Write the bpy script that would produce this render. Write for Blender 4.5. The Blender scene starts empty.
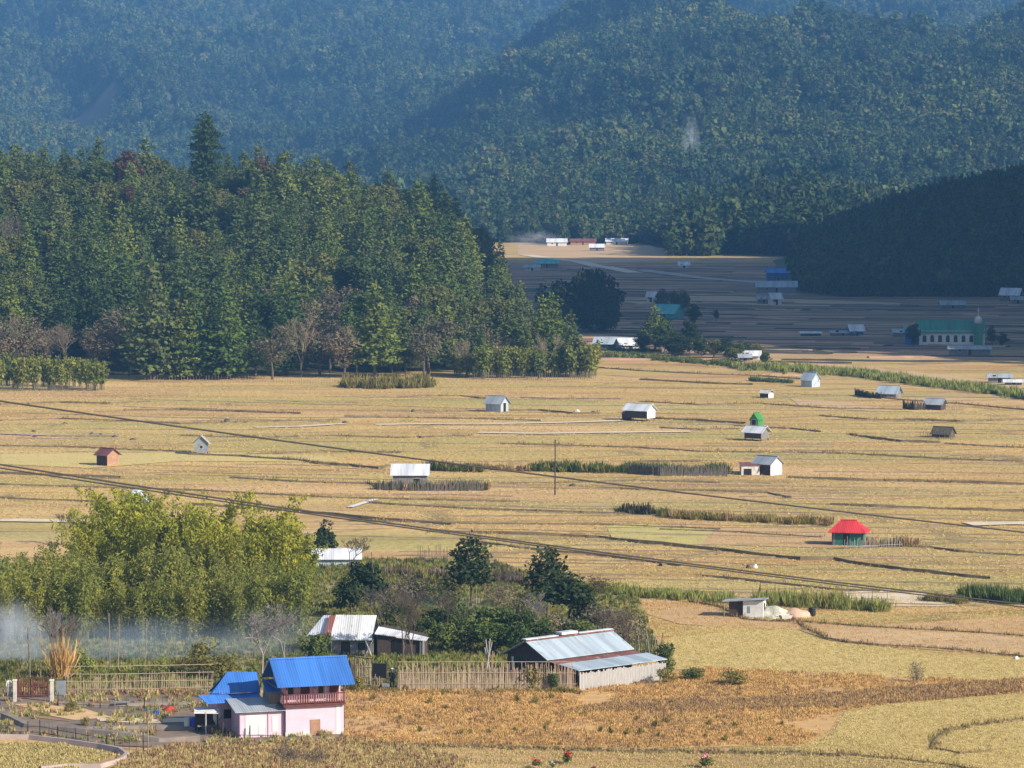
import bpy, math, random
import numpy as np
from mathutils import Vector, noise as mnoise

R = math.radians
SC = bpy.context.scene
COL = SC.collection

# ---------------------------------------------------------------- camera
F, H, YH = 3400.0, 44.0, 160.0
PITCH = math.atan((384 - YH) / F)
cam_d = bpy.data.cameras.new('camera')
cam_d.lens = F / 1024 * 36.0
cam_d.sensor_width = 36.0
cam_d.clip_start = 1.0
cam_d.clip_end = 20000
cam = bpy.data.objects.new('camera', cam_d)
cam.location = (0, 0, H)
cam.rotation_euler = (math.pi / 2 - PITCH, 0, 0)
COL.objects.link(cam)
SC.camera = cam

# ---------------------------------------------------------------- light
SUN_EL, SUN_AZ = 30.0, 123.0        # azimuth measured clockwise from +Y (the view direction)
w = bpy.data.worlds.new('World')
SC.world = w
w.use_nodes = True
nt = w.node_tree
bg = nt.nodes['Background']
sky = nt.nodes.new('ShaderNodeTexSky')
sky.sky_type = 'NISHITA'
sky.sun_disc = False
sky.sun_elevation = R(SUN_EL)
sky.sun_rotation = R(SUN_AZ)
sky.air_density = 1.0
sky.dust_density = 1.0
nt.links.new(sky.outputs[0], bg.inputs[0])
bg.inputs[1].default_value = 0.085
sd = bpy.data.lights.new('sun', 'SUN')
sd.energy = 5.0
sd.angle = R(0.5)
sd.color = (1.0, 0.90, 0.76)
sun = bpy.data.objects.new('sun', sd)
to_sun = Vector((math.sin(R(SUN_AZ)) * math.cos(R(SUN_EL)), math.cos(R(SUN_AZ)) * math.cos(R(SUN_EL)), math.sin(R(SUN_EL))))
sun.rotation_euler = to_sun.to_track_quat('Z', 'Y').to_euler()
sun.location = (60, -60, 150)
COL.objects.link(sun)
SC.view_settings.view_transform = 'Standard'
SC.view_settings.look = 'None'
SC.view_settings.exposure = 0.72
SC.view_settings.gamma = 1
SC.render.engine = 'CYCLES'
SC.cycles.volume_bounces = 1
SC.cycles.max_bounces = 5
SC.cycles.diffuse_bounces = 3
SC.cycles.volume_step_rate = 4
SC.cycles.use_denoising = True

# ---------------------------------------------------------------- pixel -> place helpers
CP, SP = math.cos(PITCH), math.sin(PITCH)
def ray(px, py):
    a, b = px - 512.0, 384.0 - py
    return (a, F * CP + b * SP, -F * SP + b * CP)
def G(px, py, z=0.0):
    a, b, c = ray(px, py)
    t = (z - H) / c
    return Vector((a * t, b * t, z))
def P(px, py, Y):
    a, b, c = ray(px, py)
    t = Y / b
    return Vector((a * t, Y, H + c * t))
def scale_at(py):
    return (py - YH) / H

# ---------------------------------------------------------------- materials
def _noise_coord(nt, scale, kind='Object', vec=(1, 1, 1)):
    tc = nt.nodes.new('ShaderNodeTexCoord')
    mp = nt.nodes.new('ShaderNodeMapping')
    mp.inputs['Scale'].default_value = vec
    if kind == 'World':
        g = nt.nodes.new('ShaderNodeNewGeometry')
        nt.links.new(g.outputs['Position'], mp.inputs[0])
    else:
        nt.links.new(tc.outputs['Object'], mp.inputs[0])
    n = nt.nodes.new('ShaderNodeTexNoise')
    n.inputs['Scale'].default_value = scale
    n.inputs['Detail'].default_value = 5
    n.inputs['Roughness'].default_value = 0.6
    nt.links.new(mp.outputs[0], n.inputs['Vector'])
    return n
def _ramp(nt, src, cols, pos=None):
    r = nt.nodes.new('ShaderNodeValToRGB')
    els = r.color_ramp.elements
    n = len(cols)
    while len(els) < n:
        els.new(0.5)
    for i, c in enumerate(cols):
        els[i].position = pos[i] if pos else 0.3 + 0.4 * i / (n - 1)
        els[i].color = (*c, 1)
    nt.links.new(src, r.inputs[0])
    return r
def mix(nt, fac, a, b, mode='MIX'):
    m = nt.nodes.new('ShaderNodeMix')
    m.data_type = 'RGBA'
    m.blend_type = mode
    if isinstance(fac, (int, float)):
        m.inputs[0].default_value = fac
    else:
        nt.links.new(fac, m.inputs[0])
    for s, v in ((6, a), (7, b)):
        if isinstance(v, tuple):
            m.inputs[s].default_value = (*v, 1)
        else:
            nt.links.new(v, m.inputs[s])
    return m.outputs[2]
def newmat(name, rough=0.85, metal=0.0, spec=0.3):
    m = bpy.data.materials.new(name)
    m.use_nodes = True
    b = m.node_tree.nodes['Principled BSDF']
    b.inputs['Roughness'].default_value = rough
    b.inputs['Metallic'].default_value = metal
    b.inputs['Specular IOR Level'].default_value = spec
    return m, m.node_tree, b
def mat(name, c1, c2=None, scale=1.5, rough=0.85, metal=0.0, vec=(1, 1, 1), bump=0.0, kind='Object', spec=0.3):
    m, nt, b = newmat(name, rough, metal, spec)
    c2 = c2 or tuple(x * 0.7 for x in c1)
    n = _noise_coord(nt, scale, kind, vec)
    r = _ramp(nt, n.outputs[0], [c2, c1])
    nt.links.new(r.outputs[0], b.inputs['Base Color'])
    if bump:
        bp = nt.nodes.new('ShaderNodeBump')
        bp.inputs['Strength'].default_value = 0.6
        bp.inputs['Distance'].default_value = bump
        nt.links.new(n.outputs[0], bp.inputs['Height'])
        nt.links.new(bp.outputs[0], b.inputs['Normal'])
    return m
def tin(name, c, rust=(0.16, 0.07, 0.04), amt=0.25, rough=0.45, metal=0.0):
    """corrugated sheet: each sheet its own tone, rust in streaks down the slope, ribs as bump"""
    m, nt, b = newmat(name, rough, metal, 0.5)
    n = _noise_coord(nt, 1.0, 'Object', (1.3, 0.12, 0.12))
    n.inputs['Detail'].default_value = 1
    c2 = tuple(x * 0.72 for x in c)
    r = _ramp(nt, n.outputs[0], [c2, c], [0.35, 0.6])
    n2 = _noise_coord(nt, 1.6, 'Object', (1.6, 0.5, 0.5))
    r2 = _ramp(nt, n2.outputs[0], [(0, 0, 0), (1, 1, 1)], [0.72 - amt * 0.4, 0.85 - amt * 0.4])
    o = mix(nt, r2.outputs[0], r.outputs[0], rust)
    nt.links.new(o, b.inputs['Base Color'])
    wv = nt.nodes.new('ShaderNodeTexWave')
    wv.wave_type = 'BANDS'
    wv.bands_direction = 'X'
    wv.inputs['Scale'].default_value = 1.6
    tc = nt.nodes.new('ShaderNodeTexCoord')
    nt.links.new(tc.outputs['Object'], wv.inputs[0])
    bp = nt.nodes.new('ShaderNodeBump')
    bp.inputs['Strength'].default_value = 0.5
    bp.inputs['Distance'].default_value = 0.03
    nt.links.new(wv.outputs[0], bp.inputs['Height'])
    nt.links.new(bp.outputs[0], b.inputs['Normal'])
    return m
def leafmat(name, cols, rough=0.7, trans=0.25, patchy=False):
    """foliage: tone differs from plant to plant (object random) and from clump to clump (noise)"""
    m, nt, b = newmat(name, rough, 0, 0.15)
    oi = nt.nodes.new('ShaderNodeObjectInfo')
    r = _ramp(nt, oi.outputs['Random'], cols, [i / (len(cols) - 1) for i in range(len(cols))])
    n = _noise_coord(nt, 0.55, 'Object')
    r2 = _ramp(nt, n.outputs[0], [(0.62, 0.66, 0.7), (1.25, 1.2, 1.0)], [0.35, 0.65])
    o = mix(nt, 1.0, r.outputs[0], r2.outputs[0], 'MULTIPLY')
    if patchy:
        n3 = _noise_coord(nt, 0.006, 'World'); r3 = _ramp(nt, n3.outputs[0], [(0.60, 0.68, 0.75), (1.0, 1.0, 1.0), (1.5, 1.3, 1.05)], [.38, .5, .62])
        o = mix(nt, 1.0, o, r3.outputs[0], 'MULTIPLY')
    nt.links.new(o, b.inputs['Base Color'])
    if trans:
        t = nt.nodes.new('ShaderNodeBsdfTranslucent')
        nt.links.new(o, t.inputs[0])
        ms = nt.nodes.new('ShaderNodeMixShader')
        ms.inputs[0].default_value = trans
        nt.links.new(b.outputs[0], ms.inputs[1])
        nt.links.new(t.outputs[0], ms.inputs[2])
        nt.links.new(ms.outputs[0], nt.nodes['Material Output'].inputs[0])
    return m

MT = {}
MT['pine'] = leafmat('pine_needles', [(0.045, 0.080, 0.024), (0.10, 0.150, 0.032), (0.165, 0.200, 0.042), (0.070, 0.110, 0.032), (0.125, 0.150, 0.055), (0.055, 0.095, 0.028)])
MT['pine_light'] = leafmat('pine_light', [(0.06, 0.105, 0.028), (0.085, 0.13, 0.03)])
MT['broad'] = leafmat('broad_leaves', [(0.05, 0.08, 0.022), (0.09, 0.115, 0.03), (0.14, 0.14, 0.04)])
MT['russet'] = leafmat('russet_leaves', [(0.10, 0.055, 0.035), (0.075, 0.045, 0.04)])
MT['evergreen'] = leafmat('shade_darkened_leaves', [(0.012, 0.024, 0.013), (0.018, 0.030, 0.014)], trans=0.05)  # leaf colour darkened to carry the valley shade on the big trees
MT['dark'] = leafmat('dark_leaves', [(0.025, 0.046, 0.020), (0.042, 0.065, 0.024)])
MT['far'] = leafmat('far_leaves', [(0.028, 0.062, 0.026), (0.055, 0.100, 0.032), (0.10, 0.13, 0.042), (0.04, 0.080, 0.030), (0.11, 0.12, 0.05)], patchy=True)
MT['drytree'] = leafmat('dry_tree_twigs', [(0.13, 0.105, 0.07), (0.17, 0.13, 0.09), (0.11, 0.105, 0.065)], trans=0.1)
MT['twig'] = leafmat('bare_twigs', [(0.16, 0.13, 0.11), (0.20, 0.16, 0.12), (0.13, 0.11, 0.10)], trans=0)
MT['twig_pale'] = mat('pale_twigs', (0.32, 0.29, 0.27), (0.2, 0.18, 0.17))
MT['bark'] = mat('bark', (0.13, 0.10, 0.075), (0.07, 0.055, 0.045), 4, bump=0.02)
MT['culm'] = mat('bamboo_culm', (0.17, 0.17, 0.07), (0.10, 0.11, 0.05), 3)
MT['bamboo'] = leafmat('bamboo_leaves', [(0.27, 0.29, 0.035), (0.38, 0.37, 0.05), (0.17, 0.21, 0.03)], trans=0.35)
MT['bamboo_grn'] = leafmat('young_bamboo_leaves', [(0.18, 0.21, 0.045), (0.28, 0.28, 0.06), (0.14, 0.18, 0.04)], trans=0.3)
MT['bush'] = leafmat('bush_leaves', [(0.08, 0.12, 0.035), (0.13, 0.16, 0.045)])
MT['olive'] = leafmat('olive_leaves', [(0.20, 0.18, 0.05), (0.26, 0.22, 0.065)])
MT['reed'] = leafmat('reed_blades', [(0.25, 0.29, 0.075), (0.33, 0.34, 0.10)], trans=0.3)
MT['straw'] = leafmat('straw_blades', [(0.52, 0.39, 0.18), (0.58, 0.44, 0.22), (0.47, 0.37, 0.16)], trans=0.2)
MT['strawgreen'] = leafmat('strawgreen_blades', [(0.52, 0.42, 0.19), (0.57, 0.46, 0.22), (0.46, 0.38, 0.15)], trans=0.2)
MT['dryorange'] = leafmat('orange_dry_grass', [(0.60, 0.35, 0.13), (0.70, 0.47, 0.20), (0.46, 0.27, 0.12), (0.58, 0.42, 0.17)], trans=0.2)
MT['drybrown'] = leafmat('brown_dry_grass', [(0.32, 0.19, 0.11), (0.38, 0.25, 0.14), (0.26, 0.16, 0.10)], trans=0.1)
MT['soil'] = mat('soil', (0.26, 0.18, 0.12), (0.15, 0.10, 0.07), 1.2, bump=0.1)
MT['greysoil'] = mat('grey_soil', (0.27, 0.22, 0.18), (0.16, 0.13, 0.11), 0.8, bump=0.1)
MT['wood'] = mat('weathered_wood', (0.30, 0.25, 0.20), (0.16, 0.12, 0.10), 3, vec=(3, 3, 0.5))
MT['palewood'] = mat('pale_planks', (0.42, 0.41, 0.40), (0.26, 0.25, 0.24), 4, vec=(4, 4, 0.4))
MT['darkwood'] = mat('dark_wood', (0.085, 0.062, 0.05), (0.04, 0.03, 0.028), 3)
MT['redwood'] = mat('red_brown_wood', (0.17, 0.05, 0.04), (0.08, 0.025, 0.022), 3)
MT['bamboofence'] = mat('split_bamboo', (0.52, 0.40, 0.29), (0.32, 0.24, 0.18), 3, vec=(3, 3, 0.6))
MT['greyfence'] = mat('grey_stakes', (0.16, 0.14, 0.12), (0.07, 0.065, 0.055), 3, vec=(3, 3, 0.6))
MT['black'] = mat('black_plastic', (0.015, 0.016, 0.02), (0.01, 0.01, 0.012), 2, rough=0.5)
MT['dark_open'] = mat('dark_opening', (0.02, 0.018, 0.018), (0.012, 0.011, 0.011), 2, rough=0.4)
MT['bluetin'] = tin('blue_tin', (0.045, 0.17, 0.54), (0.03, 0.10, 0.38), 0.1, rough=0.5)
MT['bluetin2'] = tin('light_blue_tin', (0.06, 0.22, 0.68), (0.05, 0.15, 0.45), 0.1, rough=0.5)
MT['greytin'] = tin('grey_tin', (0.34, 0.38, 0.42), (0.20, 0.17, 0.16), 0.2)
MT['whitetin'] = tin('white_tin', (0.66, 0.68, 0.73), (0.40, 0.33, 0.30), 0.12)
MT['streaktin'] = tin('streaked_tin', (0.62, 0.64, 0.66), (0.20, 0.11, 0.09), 0.33)
MT['palebluetin'] = tin('pale_blue_tin', (0.38, 0.46, 0.53), (0.20, 0.15, 0.14), 0.28)
MT['rusttin'] = tin('rusty_tin', (0.20, 0.075, 0.06), (0.45, 0.40, 0.38), 0.3)
MT['redtin'] = tin('red_tin', (0.60, 0.04, 0.05), (0.38, 0.04, 0.04), 0.2, rough=0.5)
MT['greentin'] = tin('green_tin', (0.05, 0.25, 0.06), (0.05, 0.2, 0.05), 0.1)
MT['churchtin'] = tin('dark_green_tin', (0.03, 0.22, 0.14), (0.02, 0.14, 0.10), 0.1)
MT['tealtin'] = tin('teal_tin', (0.10, 0.45, 0.45), (0.45, 0.5, 0.5), 0.3)
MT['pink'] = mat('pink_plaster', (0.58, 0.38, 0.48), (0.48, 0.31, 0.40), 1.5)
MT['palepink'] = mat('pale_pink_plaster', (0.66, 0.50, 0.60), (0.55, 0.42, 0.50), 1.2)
MT['white'] = mat('white_paint', (0.70, 0.70, 0.70), (0.52, 0.52, 0.52), 1.5)
MT['offwhite'] = mat('offwhite_boards', (0.62, 0.60, 0.56), (0.40, 0.38, 0.35), 2)
MT['bluegrey'] = mat('bluegrey_boards', (0.26, 0.29, 0.32), (0.16, 0.18, 0.21), 2)
MT['greywall'] = mat('grey_wall', (0.22, 0.21, 0.22), (0.12, 0.115, 0.12), 2)
MT['brownwall'] = mat('brown_wall', (0.40, 0.24, 0.15), (0.25, 0.14, 0.09), 2)
MT['greenwall'] = mat('green_wall', (0.04, 0.20, 0.15), (0.02, 0.10, 0.08), 2)
MT['bluewall'] = mat('blue_wall', (0.06, 0.12, 0.42), (0.04, 0.08, 0.3), 2)
MT['thatch'] = mat('old_thatch', (0.12, 0.10, 0.075), (0.06, 0.05, 0.04), 3, bump=0.05)
MT['tarp'] = mat('tan_mat', (0.62, 0.42, 0.22), (0.50, 0.33, 0.17), 1.0)
MT['concrete'] = mat('concrete', (0.42, 0.37, 0.34), (0.30, 0.26, 0.24), 1.0)
MT['palepath'] = mat('pale_path', (0.66, 0.56, 0.42), (0.52, 0.43, 0.30), 0.4)
MT['greypath'] = mat('grey_path', (0.42, 0.38, 0.34), (0.30, 0.27, 0.24), 0.4)
MT['cable'] = mat('black_cable', (0.03, 0.03, 0.035), (0.02, 0.02, 0.024), 1, rough=0.6)
MT['blueplastic'] = mat('blue_plastic', (0.03, 0.08, 0.5), (0.02, 0.06, 0.4), 1, rough=0.4)
MT['redplastic'] = mat('red_cloth', (0.6, 0.06, 0.05), (0.4, 0.04, 0.04), 3)
MT['gravel'] = mat('pale_gravel', (0.56, 0.55, 0.46), (0.34, 0.34, 0.28), 2.5, bump=0.15)
MT['sand'] = mat('pink_sand', (0.55, 0.38, 0.28), (0.42, 0.28, 0.20), 2, bump=0.08)
MT['skin'] = mat('skin', (0.30, 0.17, 0.11), (0.27, 0.15, 0.10), 3)
MT['navycloth'] = mat('dark_cloth', (0.03, 0.03, 0.04), (0.02, 0.02, 0.03), 3)
MT['paleblue'] = mat('pale_blue_cloth', (0.30, 0.36, 0.45), (0.2, 0.26, 0.35), 3)
MT['redflower'] = mat('red_flower', (0.60, 0.04, 0.03), (0.45, 0.03, 0.02), 4)
MT['pinkflower'] = mat('pink_flower', (0.8, 0.35, 0.38), (0.6, 0.25, 0.28), 4)

# ---------------------------------------------------------------- mesh helpers
def tag(o, label=None, cat=None, group=None, kind=None):
    if label: o['label'] = label
    if cat: o['category'] = cat
    if group: o['group'] = group
    if kind: o['kind'] = kind
    return o
def thing(name, label, cat, loc=(0, 0, 0), rz=0.0, group=None):
    o = bpy.data.objects.new(name, None)
    o.empty_display_size = 0.5
    o.location = loc
    o.rotation_euler = (0, 0, rz)
    COL.objects.link(o)
    return tag(o, label, cat, group)
def link(name, me, parent=None, loc=None):
    o = bpy.data.objects.new(name, me)
    if parent: o.parent = parent
    if loc is not None: o.location = loc
    COL.objects.link(o)
    return o
def copy_thing(src, loc, rz=0.0, s=1.0, label=None, group=None):
    c = src.copy()
    COL.objects.link(c)
    c.location = loc
    c.rotation_euler = (0, 0, rz)
    c.scale = (s, s, s) if not isinstance(s, tuple) else s
    if label: c['label'] = label
    if group: c['group'] = group
    for ch in src.children:
        d = ch.copy()
        COL.objects.link(d)
        d.parent = c
        for g in ch.children:
            e = g.copy(); COL.objects.link(e); e.parent = d
    return c
class MB:
    def __init__(s): s.v, s.f = [], []
    def add(s, vs, fs):
        n = len(s.v)
        s.v += [tuple(v) for v in vs]
        s.f += [tuple(i + n for i in f) for f in fs]
        return s
    def box(s, x0, x1, y0, y1, z0, z1):
        return s.add([(x0, y0, z0), (x1, y0, z0), (x1, y1, z0), (x0, y1, z0), (x0, y0, z1), (x1, y0, z1), (x1, y1, z1), (x0, y1, z1)],
                     [(0, 3, 2, 1), (4, 5, 6, 7), (0, 1, 5, 4), (1, 2, 6, 5), (2, 3, 7, 6), (3, 0, 4, 7)])
    def slab(s, a, b, c, d, t=0.08):
        """quad a b c d given a thickness t downwards"""
        q = [Vector(p) for p in (a, b, c, d)]
        lo = [p - Vector((0, 0, t)) for p in q]
        return s.add(q + lo, [(0, 1, 2, 3), (7, 6, 5, 4), (0, 4, 5, 1), (1, 5, 6, 2), (2, 6, 7, 3), (3, 7, 4, 0)])
    def tube(s, p0, p1, r0, r1=None, n=6):
        r1 = r0 if r1 is None else r1
        p0, p1 = Vector(p0), Vector(p1)
        d = (p1 - p0)
        if d.length < 1e-6: return s
        d.normalize()
        a = d.orthogonal().normalized()
        b = d.cross(a)
        vs = []
        for p, r in ((p0, r0), (p1, r1)):
            for k in range(n):
                an = 2 * math.pi * k / n
                vs.append(p + a * math.cos(an) * r + b * math.sin(an) * r)
        fs = [(k, (k + 1) % n, n + (k + 1) % n, n + k) for k in range(n)]
        fs += [tuple(range(n))[::-1], tuple(range(n, 2 * n))]
        return s.add(vs, fs)
    def prism(s, poly, y0, y1):
        """polygon in x,z extruded along y"""
        n = len(poly)
        vs = [(x, y0, z) for x, z in poly] + [(x, y1, z) for x, z in poly]
        fs = [tuple(range(n)), tuple(range(n, 2 * n))[::-1]] + [(k + n, (k + 1) % n + n, (k + 1) % n, k) for k in range(n)]
        return s.add(vs, fs)
    def build(s, name, m, parent=None, smooth=False):
        me = bpy.data.meshes.new(name)
        me.from_pydata(s.v, [], s.f)
        me.materials.append(m)
        if smooth:
            me.polygons.foreach_set('use_smooth', [True] * len(me.polygons))
        me.update()
        return link(name, me, parent)
def np_mesh(name, V, Fq, mats, midx=None):
    """V (n,3), Fq (m,4)"""
    me = bpy.data.meshes.new(name)
    me.vertices.add(len(V)); me.vertices.foreach_set('co', np.asarray(V, dtype=np.float32).ravel())
    k = Fq.shape[1]
    me.loops.add(Fq.size); me.loops.foreach_set('vertex_index', Fq.astype(np.int32).ravel())
    me.polygons.add(len(Fq))
    me.polygons.foreach_set('loop_start', np.arange(0, Fq.size, k, dtype=np.int32))
    me.polygons.foreach_set('loop_total', np.full(len(Fq), k, dtype=np.int32))
    for m in mats: me.materials.append(m)
    if midx is not None: me.polygons.foreach_set('material_index', midx.astype(np.int32))
    me.update(calc_edges=True)
    return me
def diamonds(C, size, rng, axis=None, aspect=0.6, up=0.0, out=None):
    """leaf-clump faces: centres C, half-length size, optional long axis per face"""
    n = len(C)
    if axis is None:
        axis = rng.normal(size=(n, 3))
    axis = axis / (np.linalg.norm(axis, axis=1, keepdims=True) + 1e-9)
    nr = rng.normal(size=(n, 3)) * (0.55 if out is not None else 1.0) + np.array([0, 0, up])
    if out is not None: nr = nr + out
    side = np.cross(axis, nr)
    side /= (np.linalg.norm(side, axis=1, keepdims=True) + 1e-9)
    sz = np.asarray(size).reshape(-1, 1) * np.ones((n, 1))
    V = np.stack([C - axis * sz, C + side * sz * aspect, C + axis * sz, C - side * sz * aspect], axis=1).reshape(-1, 3)
    Fq = np.arange(4 * n).reshape(n, 4)
    return V, Fq
# ---------------------------------------------------------------- plants (meshes)
def trunk_mb(h, r0, r1, seed, lean=0.03, n=7):
    rnd = random.Random(seed)
    mb = MB(); p = Vector((0, 0, -0.3)); k = 5
    for i in range(k):
        q = Vector((rnd.uniform(-1, 1) * lean * h, rnd.uniform(-1, 1) * lean * h, h * (i + 1) / k))
        mb.tube(p, q, r0 + (r1 - r0) * i / k, r0 + (r1 - r0) * (i + 1) / k, n)
        p = q
    return mb
def conifer_pts(h, r, seed, nlev=16, start=0.14, puff=7, leaf=0.42, power=0.8, rag=0.3):
    rng = np.random.default_rng(seed)
    C, S, A = [], [], []
    for i in range(nlev):
        t = start + (1 - start) * (i + rng.uniform(-.3, .3)) / nlev
        t = min(max(t, start), 0.985)
        Rr = r * ((1 - t) / (1 - start)) ** power * (1 - rag / 2 + rag * rng.random())
        if t < start + 0.12: Rr *= 0.8
        nb = max(3, int(8 * Rr / r + 2.5))
        a0 = rng.random() * 6.28
        for b in range(nb):
            a = a0 + 6.283 * b / nb + rng.uniform(-.3, .3)
            L = Rr * rng.uniform(0.65, 1.15)
            drop = rng.uniform(-0.05, 0.22)
            npf = max(1, int(L / 0.75))
            for j in range(npf):
                u = (j + 1) / npf
                c = np.array([math.cos(a) * L * u, math.sin(a) * L * u, t * h - drop * L * u * u])
                k = puff
                C.append(c + rng.normal(size=(k, 3)) * np.array([.34, .34, .22]))
                S.append(rng.uniform(.6, 1.25, k) * leaf)
                ax = rng.normal(size=(k, 3)) * 0.8 + np.array([math.cos(a), math.sin(a), 0.25])
                A.append(ax)
    k = 10
    C.append(np.array([0, 0, h * 0.99]) + rng.normal(size=(k, 3)) * np.array([.12, .12, .35])); S.append(np.full(k, leaf * .8)); A.append(rng.normal(size=(k, 3)) * .3 + np.array([0, 0, 1]))
    C = np.concatenate(C); O = C * np.array([1, 1, 0]); O /= (np.linalg.norm(O, axis=1, keepdims=True) + .3); O[:, 2] = .35
    return C, np.concatenate(S), np.concatenate(A), rng, O * 1.5
def broad_pts(h, r, seed, nl=16, per=90, leaf=0.38, low=0.3, lobe=0.42):
    rng = np.random.default_rng(seed)
    C, S, O = [], [], []
    for i in range(nl):
        d = rng.normal(size=3); d /= np.linalg.norm(d)
        q = rng.uniform(0.25, 0.75)
        c = np.array([d[0] * r * q, d[1] * r * q, h * (low + (1 - low) * (0.5 + d[2] * q * 0.55))])
        lr = r * lobe * rng.uniform(0.7, 1.2)
        dd = rng.normal(size=(per, 3)); dd /= np.linalg.norm(dd, axis=1, keepdims=True)
        rr = lr * rng.uniform(0.65, 1.08, size=(per, 1))
        C.append(c + dd * rr * np.array([1, 1, 0.8]))
        S.append(rng.uniform(.6, 1.3, per) * leaf); O.append(dd * 1.5)
    return np.concatenate(C), np.concatenate(S), None, rng, np.concatenate(O)
def crown_mesh(name, pts, m, aspect=0.6, up=0.6):
    C, S, A, rng, O = pts
    V, Fq = diamonds(C, S, rng, A, aspect, up * .5, O)
    return np_mesh(name, V, Fq, [m])
def make_tree(name, label, cat, h, crown_me, tr, tm, loc=(0, 0, 0), group=None, trunk_h=None):
    t = thing(name, label, cat, loc, 0, group)
    trunk_mb(trunk_h or h * 0.9, tr, tr * 0.25, hash(name) & 255).build('trunk', tm, t)
    link('crown', crown_me, t)
    return t
def bare_mb(h, seed, spread=0.5, depth=5, r0=0.14, upright=0.0, twigs=3):
    rnd = random.Random(seed); trunk, br = MB(), MB()
    def grow(p, d, L, r, lev):
        mbx = trunk if lev <= 1 else br
        q = p + d * L
        mbx.tube(p, q, r, r * 0.7, 5 if lev < 2 else 3)
        if lev >= depth: return
        for i in range(3 if lev < depth - 1 else twigs):
            nd = (d + Vector((rnd.gauss(0, spread), rnd.gauss(0, spread), rnd.gauss(0.1 + upright, spread * 0.7)))).normalized()
            grow(q if rnd.random() < .6 else p.lerp(q, rnd.uniform(.5, 1)), nd, L * rnd.uniform(.55, .85), max(r * 0.62, 0.018), lev + 1)
    grow(Vector((0, 0, -.2)), Vector((rnd.gauss(0, .05), rnd.gauss(0, .05), 1)).normalized(), h * 0.30, r0, 0)
    return trunk, br
def make_bare(name, label, cat, h, seed, loc=(0, 0, 0), group=None, m='twig', spread=0.42, depth=5, r0=0.14, upright=.1, twigs=3):
    t = thing(name, label, cat, loc, 0, group)
    a, b = bare_mb(h, seed, spread, depth, r0, upright, twigs)
    a.build('trunk', MT['bark'] if m == 'twig' else MT[m], t)
    b.build('branches', MT[m], t)
    return t
def bamboo_mesh(h, seed, n=16, arc=0.25, base=0.6, per=70, leaf=0.30, start=0.22, narrow=0.16):
    rng = np.random.default_rng(seed); cul = MB(); C, S, A = [], [], []
    for i in range(n):
        a = rng.random() * 6.283; b = base * math.sqrt(rng.random())
        hh = h * rng.uniform(0.62, 1.05); out = arc * hh * rng.uniform(0.3, 1.2)
        p0 = np.array([math.cos(a) * b, math.sin(a) * b, 0])
        a2 = a + rng.uniform(-.5, .5)
        f = lambda t: p0 + np.array([math.cos(a2) * out * t ** 2.4, math.sin(a2) * out * t ** 2.4, hh * (t - 0.13 * t ** 4)])
        for k in range(5):
            cul.tube(f(k / 5) - (np.array([0, 0, .3]) if k == 0 else 0), f((k + 1) / 5), 0.045 * (1 - k / 6), 0.045 * (1 - (k + 1) / 6), 4)
        T = start + (1 - start) * rng.random(per) ** 0.8
        pts = np.array([f(t) for t in T])
        wd = (0.30 + 0.55 * np.sin(np.clip((T - start) / (1 - start), 0, 1) * 3.0)).reshape(-1, 1)
        pts += rng.normal(size=(per, 3)) * np.array([1, 1, .7]) * wd * 0.46
        C.append(pts); S.append(rng.uniform(.6, 1.3, per) * leaf)
        A.append(rng.normal(size=(per, 3)) * .6 + np.array([math.cos(a2) * .5, math.sin(a2) * .5, -0.55]))
    V, Fq = diamonds(np.concatenate(C), np.concatenate(S), rng, np.concatenate(A), narrow * 2.2, 0.5)
    return cul, V, Fq
def make_bamboo(name, label, cat, h, seed, m, loc=(0, 0, 0), group=None, **kw):
    t = thing(name, label, cat, loc, 0, group)
    cul, V, Fq = bamboo_mesh(h, seed, **kw)
    cul.build('culms', MT['culm'], t)
    link('foliage', np_mesh('foliage', V, Fq, [MT[m]]), t)
    return t
def shrub_mesh(h, r, seed, m, n=260, leaf=0.16, nl=9):
    return crown_mesh('foliage', broad_pts(h, r, seed, nl, n // nl, leaf, low=0.05, lobe=0.5), MT[m], 0.55, 0.5)

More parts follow.
